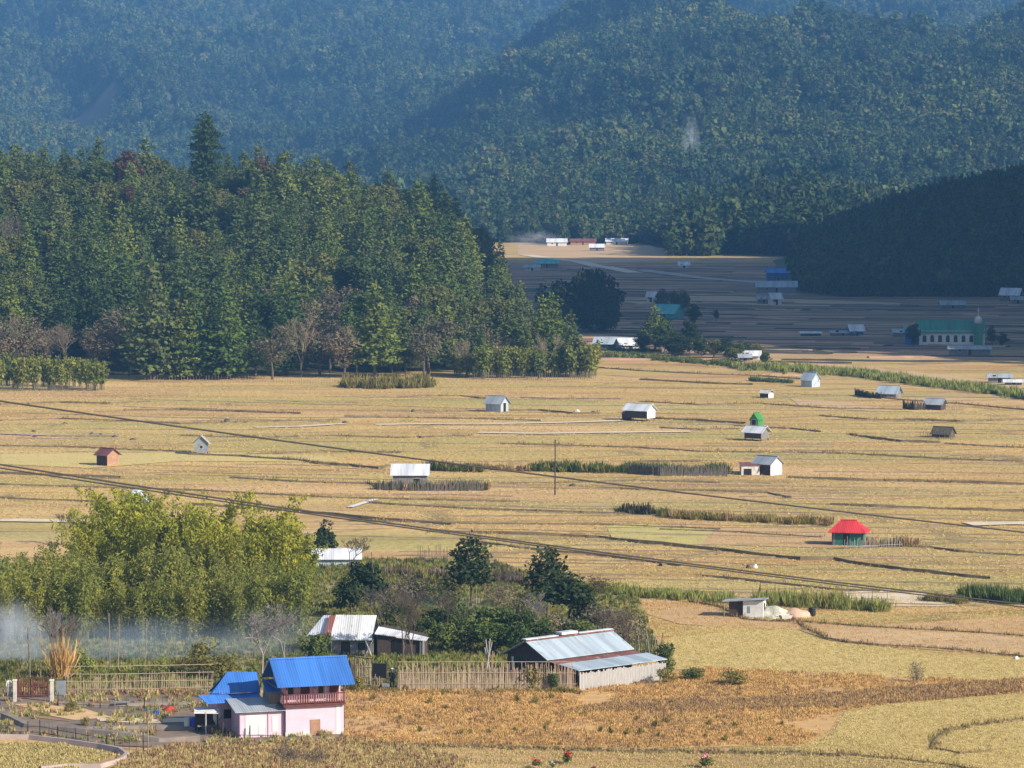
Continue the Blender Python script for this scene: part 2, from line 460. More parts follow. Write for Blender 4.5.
# instancing for stuff (one object, geometry nodes pick the plant from a hidden-from-scene collection)
def stuff_instances(name, label, pts, rots, scls, idxs, sources, kind='stuff'):
    coll = bpy.data.collections.new(name + '_source')
    for i, me in enumerate(sources):
        o = bpy.data.objects.new('%s_kind_%02d' % (name, i), me)
        coll.objects.link(o)
    me = bpy.data.meshes.new(name)
    me.vertices.add(len(pts)); me.vertices.foreach_set('co', np.asarray(pts, dtype=np.float32).ravel())
    for nm, ty, arr in (('rot', 'FLOAT', rots), ('scl', 'FLOAT', scls), ('idx', 'INT', idxs)):
        at = me.attributes.new(nm, ty, 'POINT')
        at.data.foreach_set('value', np.asarray(arr, dtype=np.float32 if ty == 'FLOAT' else np.int32))
    o = link(name, me)
    tag(o, label, None, None, kind)
    ng = bpy.data.node_groups.new(name + '_nodes', 'GeometryNodeTree')
    ng.interface.new_socket('Geometry', in_out='INPUT', socket_type='NodeSocketGeometry')
    ng.interface.new_socket('Geometry', in_out='OUTPUT', socket_type='NodeSocketGeometry')
    N, L = ng.nodes, ng.links
    gi, go = N.new('NodeGroupInput'), N.new('NodeGroupOutput')
    iop = N.new('GeometryNodeInstanceOnPoints')
    ci = N.new('GeometryNodeCollectionInfo')
    ci.inputs['Collection'].default_value = coll
    ci.inputs['Separate Children'].default_value = True
    ci.inputs['Reset Children'].default_value = True
    def na(nm, ty):
        a = N.new('GeometryNodeInputNamedAttribute'); a.data_type = ty; a.inputs[0].default_value = nm
        return a.outputs[0]
    cx = N.new('ShaderNodeCombineXYZ'); L.new(na('rot', 'FLOAT'), cx.inputs[2])
    L.new(gi.outputs[0], iop.inputs['Points'])
    L.new(ci.outputs[0], iop.inputs['Instance'])
    iop.inputs['Pick Instance'].default_value = True
    L.new(na('idx', 'INT'), iop.inputs['Instance Index'])
    L.new(cx.outputs[0], iop.inputs['Rotation'])
    L.new(na('scl', 'FLOAT'), iop.inputs['Scale'])
    L.new(iop.outputs[0], go.inputs[0])
    md = o.modifiers.new('scatter', 'NODES'); md.node_group = ng
    return o
def join_np(parts, mats):
    """parts: list of (V, Fq(quads), material index)"""
    Vs, Fs, Ms, n = [], [], [], 0
    for V, Fq, mi in parts:
        Vs.append(V); Fs.append(Fq + n); Ms.append(np.full(len(Fq), mi)); n += len(V)
    return np_mesh('plant', np.concatenate(Vs), np.concatenate(Fs), mats, np.concatenate(Ms))
def stem_np(h, r):
    a = np.arange(5) * 2 * np.pi / 5
    lo = np.stack([np.cos(a) * r, np.sin(a) * r, np.full(5, -1.0)], 1); hi = np.stack([np.cos(a) * r * .3, np.sin(a) * r * .3, np.full(5, h)], 1)
    V = np.concatenate([lo, hi]); Fq = np.array([[k, (k + 1) % 5, 5 + (k + 1) % 5, 5 + k] for k in range(5)])
    return V, Fq
def tuft_np(seed, h=0.4, n=14, r=0.16, w=0.03):
    rng = np.random.default_rng(seed)
    base = rng.normal(size=(n, 3)) * np.array([r, r, 0]) * .6
    ax = rng.normal(size=(n, 3)) * .24 + np.array([0, 0, 1])
    hh = h * rng.uniform(.5, 1.1, n)
    C = base + ax * (hh / 2).reshape(-1, 1)
    return diamonds(C, hh / 2, rng, ax, w / h * 2.2)
# ---------------------------------------------------------------- terrain
def S01(t):
    t = max(0.0, min(1.0, t)); return t * t * (3 - 2 * t)
def lerpt(x, xs, ys):
    return float(np.interp(x, xs, ys))
def h_left(X, Y):
    yf = 672 + 0.13 * (X + 100)
    X0, X = X, X + max(0, Y - 700) * .035
    hc = lerpt(X, [-220, -150, -100, -60, -40, -15, 3, 14], [33, 31, 29.5, 27.5, 25.5, 19, 10, 0])
    X = X0
    a = S01((Y - yf) / 250)
    n = mnoise.noise(Vector((X / 45, Y / 45, 3))) * 2.5 * a
    back = 1 - 0.25 * S01((Y - 960) / 240)
    edge = S01((X - (-230)) / 40)
    return -0.6 + (hc + n) * a * back * S01((1300 - Y) / 150) * edge + (0.0 if a > 0 else 0)
def h_right(X, Y):
    hc = lerpt(X - max(0, Y - 1110) * .085, [80, 105, 125, 155, 195, 260], [0, 4, 12, 21, 28, 30])
    a = S01((Y - 1110) / 120) * S01((1620 - Y) / 150)
    low = -0.6 + hc * a
    # the high ridge to the right that keeps the sun off the valley
    foot = 0.156 * Y + 35
    b = S01((X - foot) / 150) * RIDGE(Y)
    n = mnoise.fractal(Vector((X / 90, Y / 90, 1)), 1, 2, 4) * 12 * min(1, b / 40)
    return max(low, -0.6 + b + n)
def RIDGE(Y):
    return 275 * S01((Y - 560) / 230) * S01((1430 - Y) / 180)
_px = lambda px, Y: (px - 512) * Y / 3400
HC_X = [_px(p, 3000) for p in (-300, 100, 250, 330, 400, 480, 560, 640, 760, 850, 930, 1024, 1400)]
HC_Y = [(160 - e) * 3000 / 3400 + 44 for e in (215, 200, 182, 160, 130, 78, 22, 4, 8, 24, 10, 12, -20)]
def h_mount(X, Y):
    v = Vector((X / 190 + Y / 900 + 3.1, Y / 430, 0))
    gul = mnoise.ridged_multi_fractal(v, 0.9, 2.1, 4, 0.9, 2.0)          # about 0..3
    gul = (gul - 1.1)
    u = (Y - 1840) / 1160
    r1 = lerpt(X, HC_X, HC_Y)
    if Y < 3000: z1 = r1 * (0.30 * S01(u) + 0.70 * max(0, u) ** 1.15) if u > 0 else -1.0
    else: z1 = r1 * (1 - 0.75 * S01((Y - 3000) / 700))
    z1 += gul * 34 * S01(u * 1.6)
    u2 = (Y - 2500) / 2800
    z2 = -1 + 395 * max(0, u2) ** 1.0 + gul * 48 * S01(u2 * 3)
    z2 *= S01(u2 * 8)
    k = 14.0
    z = max(z1, z2) + (k * math.exp(-abs(z1 - z2) / k) * 0.5 if u > 0.2 else 0)
    # wooded foothill at the edge of the valley
    z += 13 * math.exp(-((X - 150) / 42) ** 2 - ((Y - 1760) / 120) ** 2) * (1 if Y > 1500 else 0)
    e = S01((Y - 1560) / 120) if Y < 1840 else 1
    return max(min(z, 470), -0.6) if Y >= 1840 else max(-0.6, (13 * math.exp(-((X - 150) / 42) ** 2 - ((Y - 1760) / 120) ** 2)) * e - 0.5)
def grid(name, x0, x1, y0, y1, step, fn, m):
    xs = np.arange(x0, x1 + step, step); ys = np.arange(y0, y1 + step, step)
    V = np.array([(x, y, fn(x, y)) for y in ys for x in xs])
    nx = len(xs); q = []
    for j in range(len(ys) - 1):
        for i in range(nx - 1):
            a = j * nx + i
            q.append((a, a + 1, a + 1 + nx, a + nx))
    me = np_mesh(name, V, np.array(q), [m])
    me.polygons.foreach_set('use_smooth', [True] * len(me.polygons))
    o = link(name, me); tag(o, kind='structure'); return o

# ground material: dry paddy land in stretched field plots
def ground_mat():
    m, nt, b = newmat('paddy_ground', 0.95, 0, 0.1)
    g = nt.nodes.new('ShaderNodeNewGeometry')
    def mapping(vec, rot=0.0):
        mp = nt.nodes.new('ShaderNodeMapping'); mp.inputs['Scale'].default_value = vec; mp.inputs['Rotation'].default_value = (0, 0, rot)
        nt.links.new(g.outputs['Position'], mp.inputs[0]); return mp.outputs[0]
    def noise(vec, sc, det=4, rough=0.6):
        n = nt.nodes.new('ShaderNodeTexNoise'); n.inputs['Scale'].default_value = sc; n.inputs['Detail'].default_value = det; n.inputs['Roughness'].default_value = rough
        nt.links.new(vec, n.inputs['Vector']); return n.outputs[0]
    # warped plot coordinates
    wn = nt.nodes.new('ShaderNodeTexNoise'); wn.inputs['Scale'].default_value = 0.02; wn.inputs['Detail'].default_value = 2
    nt.links.new(g.outputs['Position'], wn.inputs['Vector'])
    vm = nt.nodes.new('ShaderNodeVectorMath'); vm.operation = 'MULTIPLY_ADD'
    nt.links.new(wn.outputs[1], vm.inputs[0]); vm.inputs[1].default_value = (16, 22, 0); nt.links.new(g.outputs['Position'], vm.inputs[2])
    mp = nt.nodes.new('ShaderNodeMapping'); mp.inputs['Scale'].default_value = (0.022, 0.062, 1); mp.inputs['Rotation'].default_value = (0, 0, R(8))
    nt.links.new(vm.outputs[0], mp.inputs[0])
    sx = nt.nodes.new('ShaderNodeSeparateXYZ'); nt.links.new(mp.outputs[0], sx.inputs[0])
    cx = nt.nodes.new('ShaderNodeCombineXYZ'); nt.links.new(sx.outputs[0], cx.inputs[0]); nt.links.new(sx.outputs[1], cx.inputs[1])
    vo = nt.nodes.new('ShaderNodeTexVoronoi'); vo.inputs['Scale'].default_value = 1.0; nt.links.new(cx.outputs[0], vo.inputs['Vector'])
    ve = nt.nodes.new('ShaderNodeTexVoronoi'); ve.feature = 'DISTANCE_TO_EDGE'; ve.inputs['Scale'].default_value = 1.0; nt.links.new(cx.outputs[0], ve.inputs['Vector'])
    sc = nt.nodes.new('ShaderNodeSeparateColor'); nt.links.new(vo.outputs['Color'], sc.inputs[0])
    plot = _ramp(nt, sc.outputs[0], [(0.55, 0.37, 0.155), (0.64, 0.45, 0.18), (0.54, 0.41, 0.15), (0.66, 0.46, 0.22), (0.54, 0.36, 0.17), (0.60, 0.43, 0.16)], [0, .2, .42, .6, .8, 1])
    # long soft bands of older and greener stubble
    bands = _ramp(nt, noise(mapping((0.016, 0.11, 0.1)), 1.0, 5, .65), [(0.72, 0.60, 0.56), (0.98, 0.95, 0.93), (1.10, 1.06, 1.02)], [.34, .5, .68])
    c = mix(nt, 1.0, plot.outputs[0], bands.outputs[0], 'MULTIPLY')
    grn = _ramp(nt, noise(mapping((0.012, 0.04, 0.1)), 1.0, 3), [(0, 0, 0), (1, 1, 1)], [.49, .62])
    c = mix(nt, grn.outputs[0], c, mix(nt, 0.6, c, (0.36, 0.36, 0.12)))
    fine = _ramp(nt, noise(mapping((0.9, 1.6, 1)), 1.0, 6, .75), [(0.62, 0.58, 0.52), (1.2, 1.2, 1.18)], [.36, .62])
    c = mix(nt, 0.8, c, fine.outputs[0], 'MULTIPLY')
    c = mix(nt, 1.0, c, (0.90, 0.91, 1.02), 'MULTIPLY')
    # narrow bunds between the plots
    ed = _ramp(nt, ve.outputs['Distance'], [(1, 1, 1), (0, 0, 0)], [0.012, 0.04])
    br = _ramp(nt, noise(mapping((0.05, 0.05, 1)), 1.0, 3), [(0, 0, 0), (1, 1, 1)], [.42, .56])
    ef = nt.nodes.new('ShaderNodeMath'); ef.operation = 'MULTIPLY'; nt.links.new(ed.outputs[0], ef.inputs[0]); nt.links.new(br.outputs[0], ef.inputs[1])
    c = mix(nt, ef.outputs[0], c, mix(nt, 0.55, c, (0.15, 0.12, 0.07)))
    # the far side of the valley has darker ground with long strips
    sp = nt.nodes.new('ShaderNodeSeparateXYZ'); nt.links.new(g.outputs['Position'], sp.inputs[0])
    far = _ramp(nt, sp.outputs[1], [(0, 0, 0), (1, 1, 1)], [0, 1])
    mr = nt.nodes.new('ShaderNodeMapRange'); mr.inputs[1].default_value = 740; mr.inputs[2].default_value = 800; nt.links.new(sp.outputs[1], mr.inputs[0])
    mr2 = nt.nodes.new('ShaderNodeMapRange'); mr2.inputs[1].default_value = 1420; mr2.inputs[2].default_value = 1500; mr2.inputs[3].default_value = 1; mr2.inputs[4].default_value = 0; nt.links.new(sp.outputs[1], mr2.inputs[0])
    mm = nt.nodes.new('ShaderNodeMath'); mm.operation = 'MULTIPLY'; nt.links.new(mr.outputs[0], mm.inputs[0]); nt.links.new(mr2.outputs[0], mm.inputs[1])
    strips = _ramp(nt, noise(mapping((0.005, 0.05, 0.1)), 1.0, 5, .8), [(0.10, 0.07, 0.05), (0.34, 0.21, 0.15), (0.11, 0.085, 0.05), (0.52, 0.34, 0.22), (0.14, 0.12, 0.06)], [.40, .465, .50, .55, .62])
    c = mix(nt, mm.outputs[0], c, strips.outputs[0])
    nt.links.new(c, b.inputs['Base Color'])
    bp = nt.nodes.new('ShaderNodeBump'); bp.inputs['Strength'].default_value = 0.8; bp.inputs['Distance'].default_value = 0.25
    nt.links.new(noise(mapping((1.3, 1.3, 1)), 1.0, 5, .7), bp.inputs['Height']); nt.links.new(bp.outputs[0], b.inputs['Normal'])
    return m
MT['ground'] = ground_mat()
MT['forestfloor'] = mat('forest_floor', (0.075, 0.075, 0.04), (0.035, 0.045, 0.025), 0.05, kind='World')
def mount_mat():
    m, nt, b = newmat('mountain_floor', 0.95, 0, 0.1)
    n = _noise_coord(nt, 0.03, 'World'); r = _ramp(nt, n.outputs[0], [(0.03, 0.045, 0.022), (0.07, 0.075, 0.04)])
    g = nt.nodes.new('ShaderNodeNewGeometry')
    o = r.outputs[0]
    for (cx, cy, rx, ry, colr) in CLEAR:
        vm = nt.nodes.new('ShaderNodeVectorMath'); vm.operation = 'SUBTRACT'; nt.links.new(g.outputs['Position'], vm.inputs[0]); vm.inputs[1].default_value = (cx, cy, 0)
        v2 = nt.nodes.new('ShaderNodeVectorMath'); v2.operation = 'MULTIPLY'; nt.links.new(vm.outputs[0], v2.inputs[0]); v2.inputs[1].default_value = (1 / rx, 1 / ry, 0)
        ln = nt.nodes.new('ShaderNodeVectorMath'); ln.operation = 'LENGTH'; nt.links.new(v2.outputs[0], ln.inputs[0])
        rr = _ramp(nt, ln.outputs['Value'], [(1, 1, 1), (0, 0, 0)], [.85, 1.0])
        o = mix(nt, rr.outputs[0], o, colr)
    nt.links.new(o, b.inputs['Base Color'])
    return m
def hit(px, py, fn, y0=1850, y1=5500, step=6):
    Y = y0
    while Y < y1:
        p = P(px, py, Y)
        if fn(p.x, Y) > p.z: return p
        Y += step
    return None
CLEAR = []
for px, py, rx, ry, c in ((88, 128, 30, 120, (0.20, 0.12, 0.08)), (255, 28, 20, 50, (0.18, 0.13, 0.08))):
    q = hit(px, py, h_mount)
    if q: CLEAR.append((q.x, q.y, rx * q.y / 3000, ry, c))
print('CLEAR', CLEAR)
grid('ground', -6000, 6000, -350, 6000, 50, lambda x, y: 0.0, MT['ground'])
MT['mountain'] = mount_mat()
grid('mountain', -1500, 1600, 1580, 5620, 20, h_mount, MT['mountain'])
grid('hill', -300, 24, 640, 1320, 6, h_left, MT['forestfloor'])
o = grid('hill', 60, 900, 400, 2000, 12, h_right, MT['forestfloor'])

# ---------------------------------------------------------------- haze
def volume_mat(name, col, dens, noise_scale=None, emis=0.0, aniso=0.0):
    m = bpy.data.materials.new(name); m.use_nodes = True; nt = m.node_tree; nt.nodes.remove(nt.nodes['Principled BSDF'])
    v = nt.nodes.new('ShaderNodeVolumePrincipled'); v.inputs['Color'].default_value = (*col, 1); v.inputs['Density'].default_value = dens
    v.inputs['Anisotropy'].default_value = aniso
    nt.links.new(v.outputs[0], nt.nodes['Material Output'].inputs['Volume'])
    if noise_scale:
        n = _noise_coord(nt, noise_scale); n.inputs['Detail'].default_value = 3
        tc = nt.nodes.new('ShaderNodeTexCoord')
        ln = nt.nodes.new('ShaderNodeVectorMath'); ln.operation = 'LENGTH'; nt.links.new(tc.outputs['Object'], ln.inputs[0])
        fall = nt.nodes.new('ShaderNodeMapRange'); fall.inputs[1].default_value = 1.0; fall.inputs[2].default_value = 0.15; nt.links.new(ln.outputs['Value'], fall.inputs[0])
        nr = nt.nodes.new('ShaderNodeMapRange'); nr.inputs[1].default_value = 0.38; nr.inputs[2].default_value = 0.75; nt.links.new(n.outputs[0], nr.inputs[0])
        a = nt.nodes.new('ShaderNodeMath'); a.operation = 'MULTIPLY'; nt.links.new(fall.outputs[0], a.inputs[0]); nt.links.new(nr.outputs[0], a.inputs[1])
        c = nt.nodes.new('ShaderNodeMath'); c.operation = 'MULTIPLY'; nt.links.new(a.outputs[0], c.inputs[0]); c.inputs[1].default_value = dens
        nt.links.new(c.outputs[0], v.inputs['Density'])
    return m
HAZE = 0.000115
hz = MB().box(-6200, 6200, -400, 6200, -2.0, 520).build('haze', volume_mat('haze_air', (0.18, 0.48, 1.0), HAZE))
tag(hz, 'thin blue haze filling the valley air', None, None, 'stuff')
def smoke(name, label, px, py, Y, w, hgt, dens, depth=None, sc=1.6, col=(0.80, 0.88, 1.0)):
    c = P(px, py, Y)
    import bmesh
    bm = bmesh.new(); bmesh.ops.create_icosphere(bm, subdivisions=3, radius=1.0)
    me = bpy.data.meshes.new(name); bm.to_mesh(me); bm.free()
    me.materials.append(volume_mat(name, col, dens, sc))
    o = link(name, me, None, c); o.scale = (w / 2, (depth or w * .6) / 2, hgt / 2)
    tag(o, label, None, None, 'stuff'); return o
# ---------------------------------------------------------------- forests
CON = [crown_mesh('crown', conifer_pts(15, 3.3 + .35 * (i % 3), 10 + i, nlev=18, puff=12, leaf=.31, power=.75 + .15 * (i % 3), start=.10 + .05 * (i % 3), rag=.5), MT['pine'], .62, .8) for i in range(6)]
BRD = [crown_mesh('crown', broad_pts(13, 4.2, 30 + i, 22, 170, .30, low=.16), MT['broad'], .7, .8) for i in range(3)]
DRK = [crown_mesh('crown', broad_pts(13, 4.6, 40 + i, 24, 150, .32, low=.03), MT['dark'], .7, .8) for i in range(2)]
# far-off forest: low detail plants
def whole(C, h):
    o = (C - np.array([0, 0, h * .45])) * np.array([1, 1, .6]); o /= np.linalg.norm(o, axis=1, keepdims=True) + .1
    return o * 2.2
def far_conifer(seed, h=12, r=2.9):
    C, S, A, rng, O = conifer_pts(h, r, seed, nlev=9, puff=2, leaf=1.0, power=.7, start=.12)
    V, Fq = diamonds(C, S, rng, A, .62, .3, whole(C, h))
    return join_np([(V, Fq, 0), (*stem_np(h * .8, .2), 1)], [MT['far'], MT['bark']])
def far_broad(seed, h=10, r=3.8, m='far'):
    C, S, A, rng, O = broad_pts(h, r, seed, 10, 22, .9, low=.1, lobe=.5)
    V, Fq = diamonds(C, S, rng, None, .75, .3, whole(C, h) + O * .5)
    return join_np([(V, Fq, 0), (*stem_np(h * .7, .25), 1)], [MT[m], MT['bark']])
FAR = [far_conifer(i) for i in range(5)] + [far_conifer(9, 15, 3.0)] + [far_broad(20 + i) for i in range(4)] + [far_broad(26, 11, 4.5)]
def scatter_far():
    rng = np.random.default_rng(5); P_, r_, s_, i_ = [], [], [], []
    N = 70000
    # roughly even on the picture: denser near, sparser far
    Ys = 1850 + (5500 - 1850) * rng.random(N) ** 1.25
    Xs = (rng.random(N) * 2 - 1) * (0.172 * Ys + 25) 
    U = rng.random(N)
    hh = {}
    for X, Y, u in zip(Xs, Ys, U):
        if any(((X - cx) / rx) ** 2 + ((Y - cy) / ry) ** 2 < 1 for cx, cy, rx, ry, _ in CLEAR): continue
        if Y < 2150 and u < .25: continue
        z = h_mount(X, Y)
        if z < -0.2: continue
        g = mnoise.noise(Vector((X / 130, Y / 160, 7)))
        con = g + rng.normal() * .35 > .12
        P_.append((X, Y, z - .4)); r_.append(rng.random() * 6.28)
        s_.append((.85 + .75 * rng.random()) * (1 + .12 * max(0, (Y - 2400) / 1500)) * (0.9 if con else 1.0) * (1 + .5 * (rng.random() < .04)))
        i_.append(rng.integers(0, 6) if con else rng.integers(6, 11))
    print('far trees', len(P_))
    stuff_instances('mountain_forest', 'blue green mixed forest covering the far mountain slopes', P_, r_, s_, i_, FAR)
scatter_far()
def scatter_foothill():
    rng = np.random.default_rng(6); P_, r_, s_, i_ = [], [], [], []
    for _ in range(7200):
        Y = rng.uniform(1490, 1905); X = rng.uniform(-40, 330)
        px = 512 + 3400 * X / Y
        edge = 1815 if px < 560 else (1775 + 60 * mnoise.noise(Vector((X / 14, 3, 0))) if px < 670 else (1560 + 60 * mnoise.noise(Vector((X / 30, 0, 0)))))
        if Y < edge: continue
        P_.append((X, Y, max(-.2, h_mount(X, Y)) - .3)); r_.append(rng.random() * 6.28); s_.append(rng.uniform(.8, 1.5) * (1.4 if px > 680 and Y < 1760 else 1)); i_.append(rng.integers(0, 11))
    stuff_instances('valley_edge_wood', 'wood of tall trees at the far edge of the valley floor', P_, r_, s_, i_, FAR)
scatter_foothill()
# right hill in shade
RPIN = [far_conifer(50 + i, 14, 3.4) for i in range(3)] + [far_broad(55, 12, 4.2)]
def scatter_right():
    rng = np.random.default_rng(8); P_, r_, s_, i_ = [], [], [], []
    for _ in range(7000):
        Y = rng.uniform(1095, 1640); X = rng.uniform(80, .165 * Y + 30)
        xl = 94 + (Y - 1110) * .086 + 3 * mnoise.noise(Vector((Y / 20, 0, 5)))
        if X < xl + max(0, (1135 - Y) * .3): continue
        P_.append((X, Y, max(0, h_right(X, Y)) - .3)); r_.append(rng.random() * 6.28); s_.append(rng.uniform(.7, 1.15)); i_.append(rng.integers(0, 4))
    for _ in range(3500):
        Y = rng.uniform(440, 1800); X = rng.uniform(.156 * Y + 60, .156 * Y + 420)
        z = h_right(X, Y)
        if z > 2: P_.append((X, Y, z - .3)); r_.append(rng.random() * 6.28); s_.append(rng.uniform(.9, 1.4)); i_.append(rng.integers(0, 4))
    stuff_instances('shaded_pine_wood', 'dark pine wood covering the shaded hill on the right', P_, r_, s_, i_, RPIN)
scatter_right()
# left hill: tree by tree
def left_forest():
    rng = np.random.default_rng(11)
    cell = {}; pts = []
    for _ in range(26000):
        Y = 668 + 480 * rng.random() ** 1.3
        X = rng.uniform(-.165 * Y - 12, 22)
        xb = np.interp(Y, [660, 700, 740, 800, 900, 1100, 1200], [13, 12, 7, 2, -2, -13, -20])
        yf = 676 + 0.10 * (X + 100) + (10 if X < -75 else 0) + 5 * mnoise.noise(Vector((X / 12, 2, 0)))
        if X > xb or Y < yf: continue
        front = Y < yf + 30
        d = 6.6 if front else 8.0
        k = (int(X // 5), int(Y // 5)); ok = True
        for a in (-1, 0, 1):
            for b in (-1, 0, 1):
                for q in cell.get((k[0] + a, k[1] + b), []):
                    if (q[0] - X) ** 2 + (q[1] - Y) ** 2 < d * d: ok = False; break
        if not ok: continue
        cell.setdefault(k, []).append((X, Y)); pts.append((X, Y, front))
    print('left trees', len(pts))
    con, brd, bare = [], [], []
    for X, Y, front in pts:
        g = mnoise.noise(Vector((X / 22, Y / 40, 4))) + rng.normal() * .22
        px = 512 + 3400 * X / Y
        z = max(0, h_left(X, Y)) - .2
        s = rng.uniform(.8, 1.4) * (1.0 if Y < 760 else .92)
        if rng.random() < .10: s *= 1.25
        if X > -14: s *= .78
        rec = (X, Y, z, s, rng.random() * 6.28)
        isbare = front and 245 < px < 590 and g < .30 or front and px < 140 and g < .42 or (720 < Y < 745 and 250 < px < 420 and g < .15)
        if isbare or (g < -.44): bare.append(rec)
        elif g < -.12: brd.append(rec)
        else: con.append(rec)
    return con, brd, bare
con, brd, bare = left_forest()
print(len(con), len(brd), len(bare))
G_CON = 'pines of the wooded hill on the left'
tt = make_tree('pine_tree', 'dark green pine standing in the wooded hill on the left', 'pine tree', 15, CON[0], .24, MT['bark'], (0, 0, -50), G_CON)
protos = [tt]
for k in range(1, 6):
    p2 = copy_thing(tt, (0, 0, -50)); 
    for ch in p2.children:
        if ch.name.startswith('crown'): ch.data = CON[k]
    protos.append(p2)
WD = 1.25
def spread(protos, recs, label, group, wide=1.0, href=15):
    for i, (X, Y, z, s, r) in enumerate(recs):
        if i < len(protos):
            o = protos[i]; o.location = (X, Y, z); o.rotation_euler = (0, 0, r); o.scale = (s * wide * WD, s * wide * WD, s); o['label'] = label; o['group'] = group
        else:
            copy_thing(protos[i % len(protos)], (X, Y, z), r, (s * wide * WD, s * wide * WD, s), label, group)
con.sort(key=lambda q: q[1] / (q[3] * 1.0) - (q[2] * 3))
spread(protos, con[:296], 'dark green pine standing in the wooded hill on the left', G_CON)
rest = con[296:]
if rest:
    srcs = []
    for k in range(4):
        C, S, A, rg, O = conifer_pts(15, 3.3 + .35 * (k % 3), 60 + k, nlev=16, puff=9, leaf=.36, power=.85)
        V, Fq = diamonds(C, S, rg, A, .62, .3, O)
        srcs.append(join_np([(V, Fq, 0), (*stem_np(12, .22), 1)], [MT['pine'], MT['bark']]))
    stuff_instances('hill_pine_wood', 'further pines filling the wooded hill on the left', [q[:3] for q in rest], [q[4] for q in rest], [q[3] for q in rest],
                    [i % 4 for i in range(len(rest))], srcs)
b0 = make_tree('broadleaf_tree', 'x', 'tree', 13, BRD[0], .28, MT['bark'], (0, 0, -50), 'y')
bp_ = [b0]
for k in (1, 2):
    p2 = copy_thing(b0, (0, 0, -50))
    for ch in p2.children:
        if ch.name.startswith('crown'): ch.data = BRD[k]
    bp_.append(p2)
spread(bp_, brd[:290], 'round crowned leafy tree among the pines of the left hill', 'leafy trees of the wooded hill on the left')
DRY = [crown_mesh('crown', broad_pts(11, 3.6, 230 + i, 16, 110, .30, low=.22, lobe=.45), MT['drytree'], .35, .6) for i in range(3)]
br_ = [make_bare('bare_tree', 'x', 'tree', 12, 70, (0, 0, -50), 'y', 'twig', .38, 6, .16, .1, 3)]
spread(br_, [(a, b_, c, d_ * .72, e) for a, b_, c, d_, e in bare[0::3]][:80], 'grey brown leafless tree among the pines of the left hill', 'leafless trees of the wooded hill on the left')
dt_ = [make_tree('dry_tree', 'x', 'tree', 11, DRY[k], .22, MT['bark'], (0, 0, -50), 'y') for k in range(3)]
spread(dt_, [(a, b_, c, d_ * .95, e) for a, b_, c, d_, e in bare[1::3] + bare[2::3]][:200], 'brown twiggy round tree among the pines of the left hill', 'brown twiggy trees of the wooded hill on the left')
# named single trees of the left hill
def one_tree(name, label, px, ytop, ybase, Y, cr, col=None, wide=1.0, hproto=15.0, trunk=.3, cat='tree'):
    b = P(px, ybase, Y); h = (ybase - ytop) * Y / F
    if b.z < 1.0 or h_left(b.x, Y) <= 0: b.z = max(b.z, 0) if Y > 700 else 0.0
    t = make_tree(name, label, cat, hproto, cr, trunk, MT['bark'], b)
    t.scale = (h / hproto * wide,) * 2 + (h / hproto,)
    t.rotation_euler = (0, 0, px * .37)
    return t
TALL = crown_mesh('crown', conifer_pts(22, 4.4, 91, nlev=26, puff=14, leaf=.34, power=.42, start=.08, rag=1.1), MT['pine'], .62, .8)
one_tree('tall_pine', 'tallest pine with a flat ragged top rising above the left hill', 206, 112, 200, 905, TALL, hproto=22, wide=.95, cat='pine tree')
RUS = [crown_mesh('crown', broad_pts(13, 4.4, 95 + i, 18, 80, .42, low=.2), MT['russet'], .7, .8) for i in range(3)]
one_tree('russet_tree', 'red brown leafy tree on the left hill, leftmost of the three', 128, 148, 196, 900, RUS[0], hproto=13)
one_tree('russet_tree', 'red brown leafy tree near the skyline, middle of the three', 264, 150, 205, 900, RUS[1], hproto=13)
one_tree('russet_tree', 'small dark red tree half way up the left hill below the tall pine', 128, 184, 212, 850, RUS[2], hproto=13)
LP = crown_mesh('crown', conifer_pts(15, 3.4, 99, nlev=16, puff=7, leaf=.42, power=.8), MT['pine_light'], .62, .8)
one_tree('young_pine', 'bright green pointed pine at the right tip of the left wood', 553, 298, 362, 712, LP, wide=1.25)
one_tree('young_pine', 'bright green pine at the foot of the left wood beside bare trees', 478, 320, 380, 690, LP, wide=1.2)
one_tree('young_pine', 'bright green pine with a forked top at the middle of the left wood', 196, 286, 378, 684, LP, wide=1.2)
one_tree('young_pine', 'yellow green pine half way up the left part of the wood', 62, 226, 300, 770, LP, wide=1.1)
# ---------------------------------------------------------------- bunds, paths, patches
def resample(pts, step):
    out = [pts[0]]
    for a, b in zip(pts, pts[1:]):
        n = max(1, int((b - a).length / step))
        for i in range(1, n + 1): out.append(a.lerp(b, i / n))
    return out
def strip_mesh(mb, pts, w, h, seed=0, rough=0.0, z0=0.0):
    """low bank: trapezoid section swept along the ground polyline"""
    pts = resample(pts, 2.5); n = len(pts); ring = []
    for i, p in enumerate(pts):
        a, b = pts[max(0, i - 1)], pts[min(n - 1, i + 1)]
        d = (b - a); d.z = 0
        if d.length < 1e-6: d = Vector((1, 0, 0))
        d.normalize(); s = Vector((-d.y, d.x, 0))
        k = 1 + rough * mnoise.noise(Vector((p.x * .35, p.y * .35, seed)))
        off = s * rough * .9 * mnoise.noise(Vector((p.x * .12, p.y * .2, seed + 9)))
        ww, hh = w * k / 2, h * k
        ring.append([p + off - s * ww, p + off - s * ww * .5 + Vector((0, 0, hh)), p + off + s * ww * .5 + Vector((0, 0, hh)), p + off + s * ww])
    V = [(v.x, v.y, v.z + z0 - (0.03 if j in (0, 3) else 0)) for r in ring for j, v in enumerate(r)]
    Fc = []
    for i in range(n - 1):
        for j in range(3):
            a = i * 4 + j; Fc.append((a, a + 1, a + 5, a + 4))
    mb.add(V, Fc)
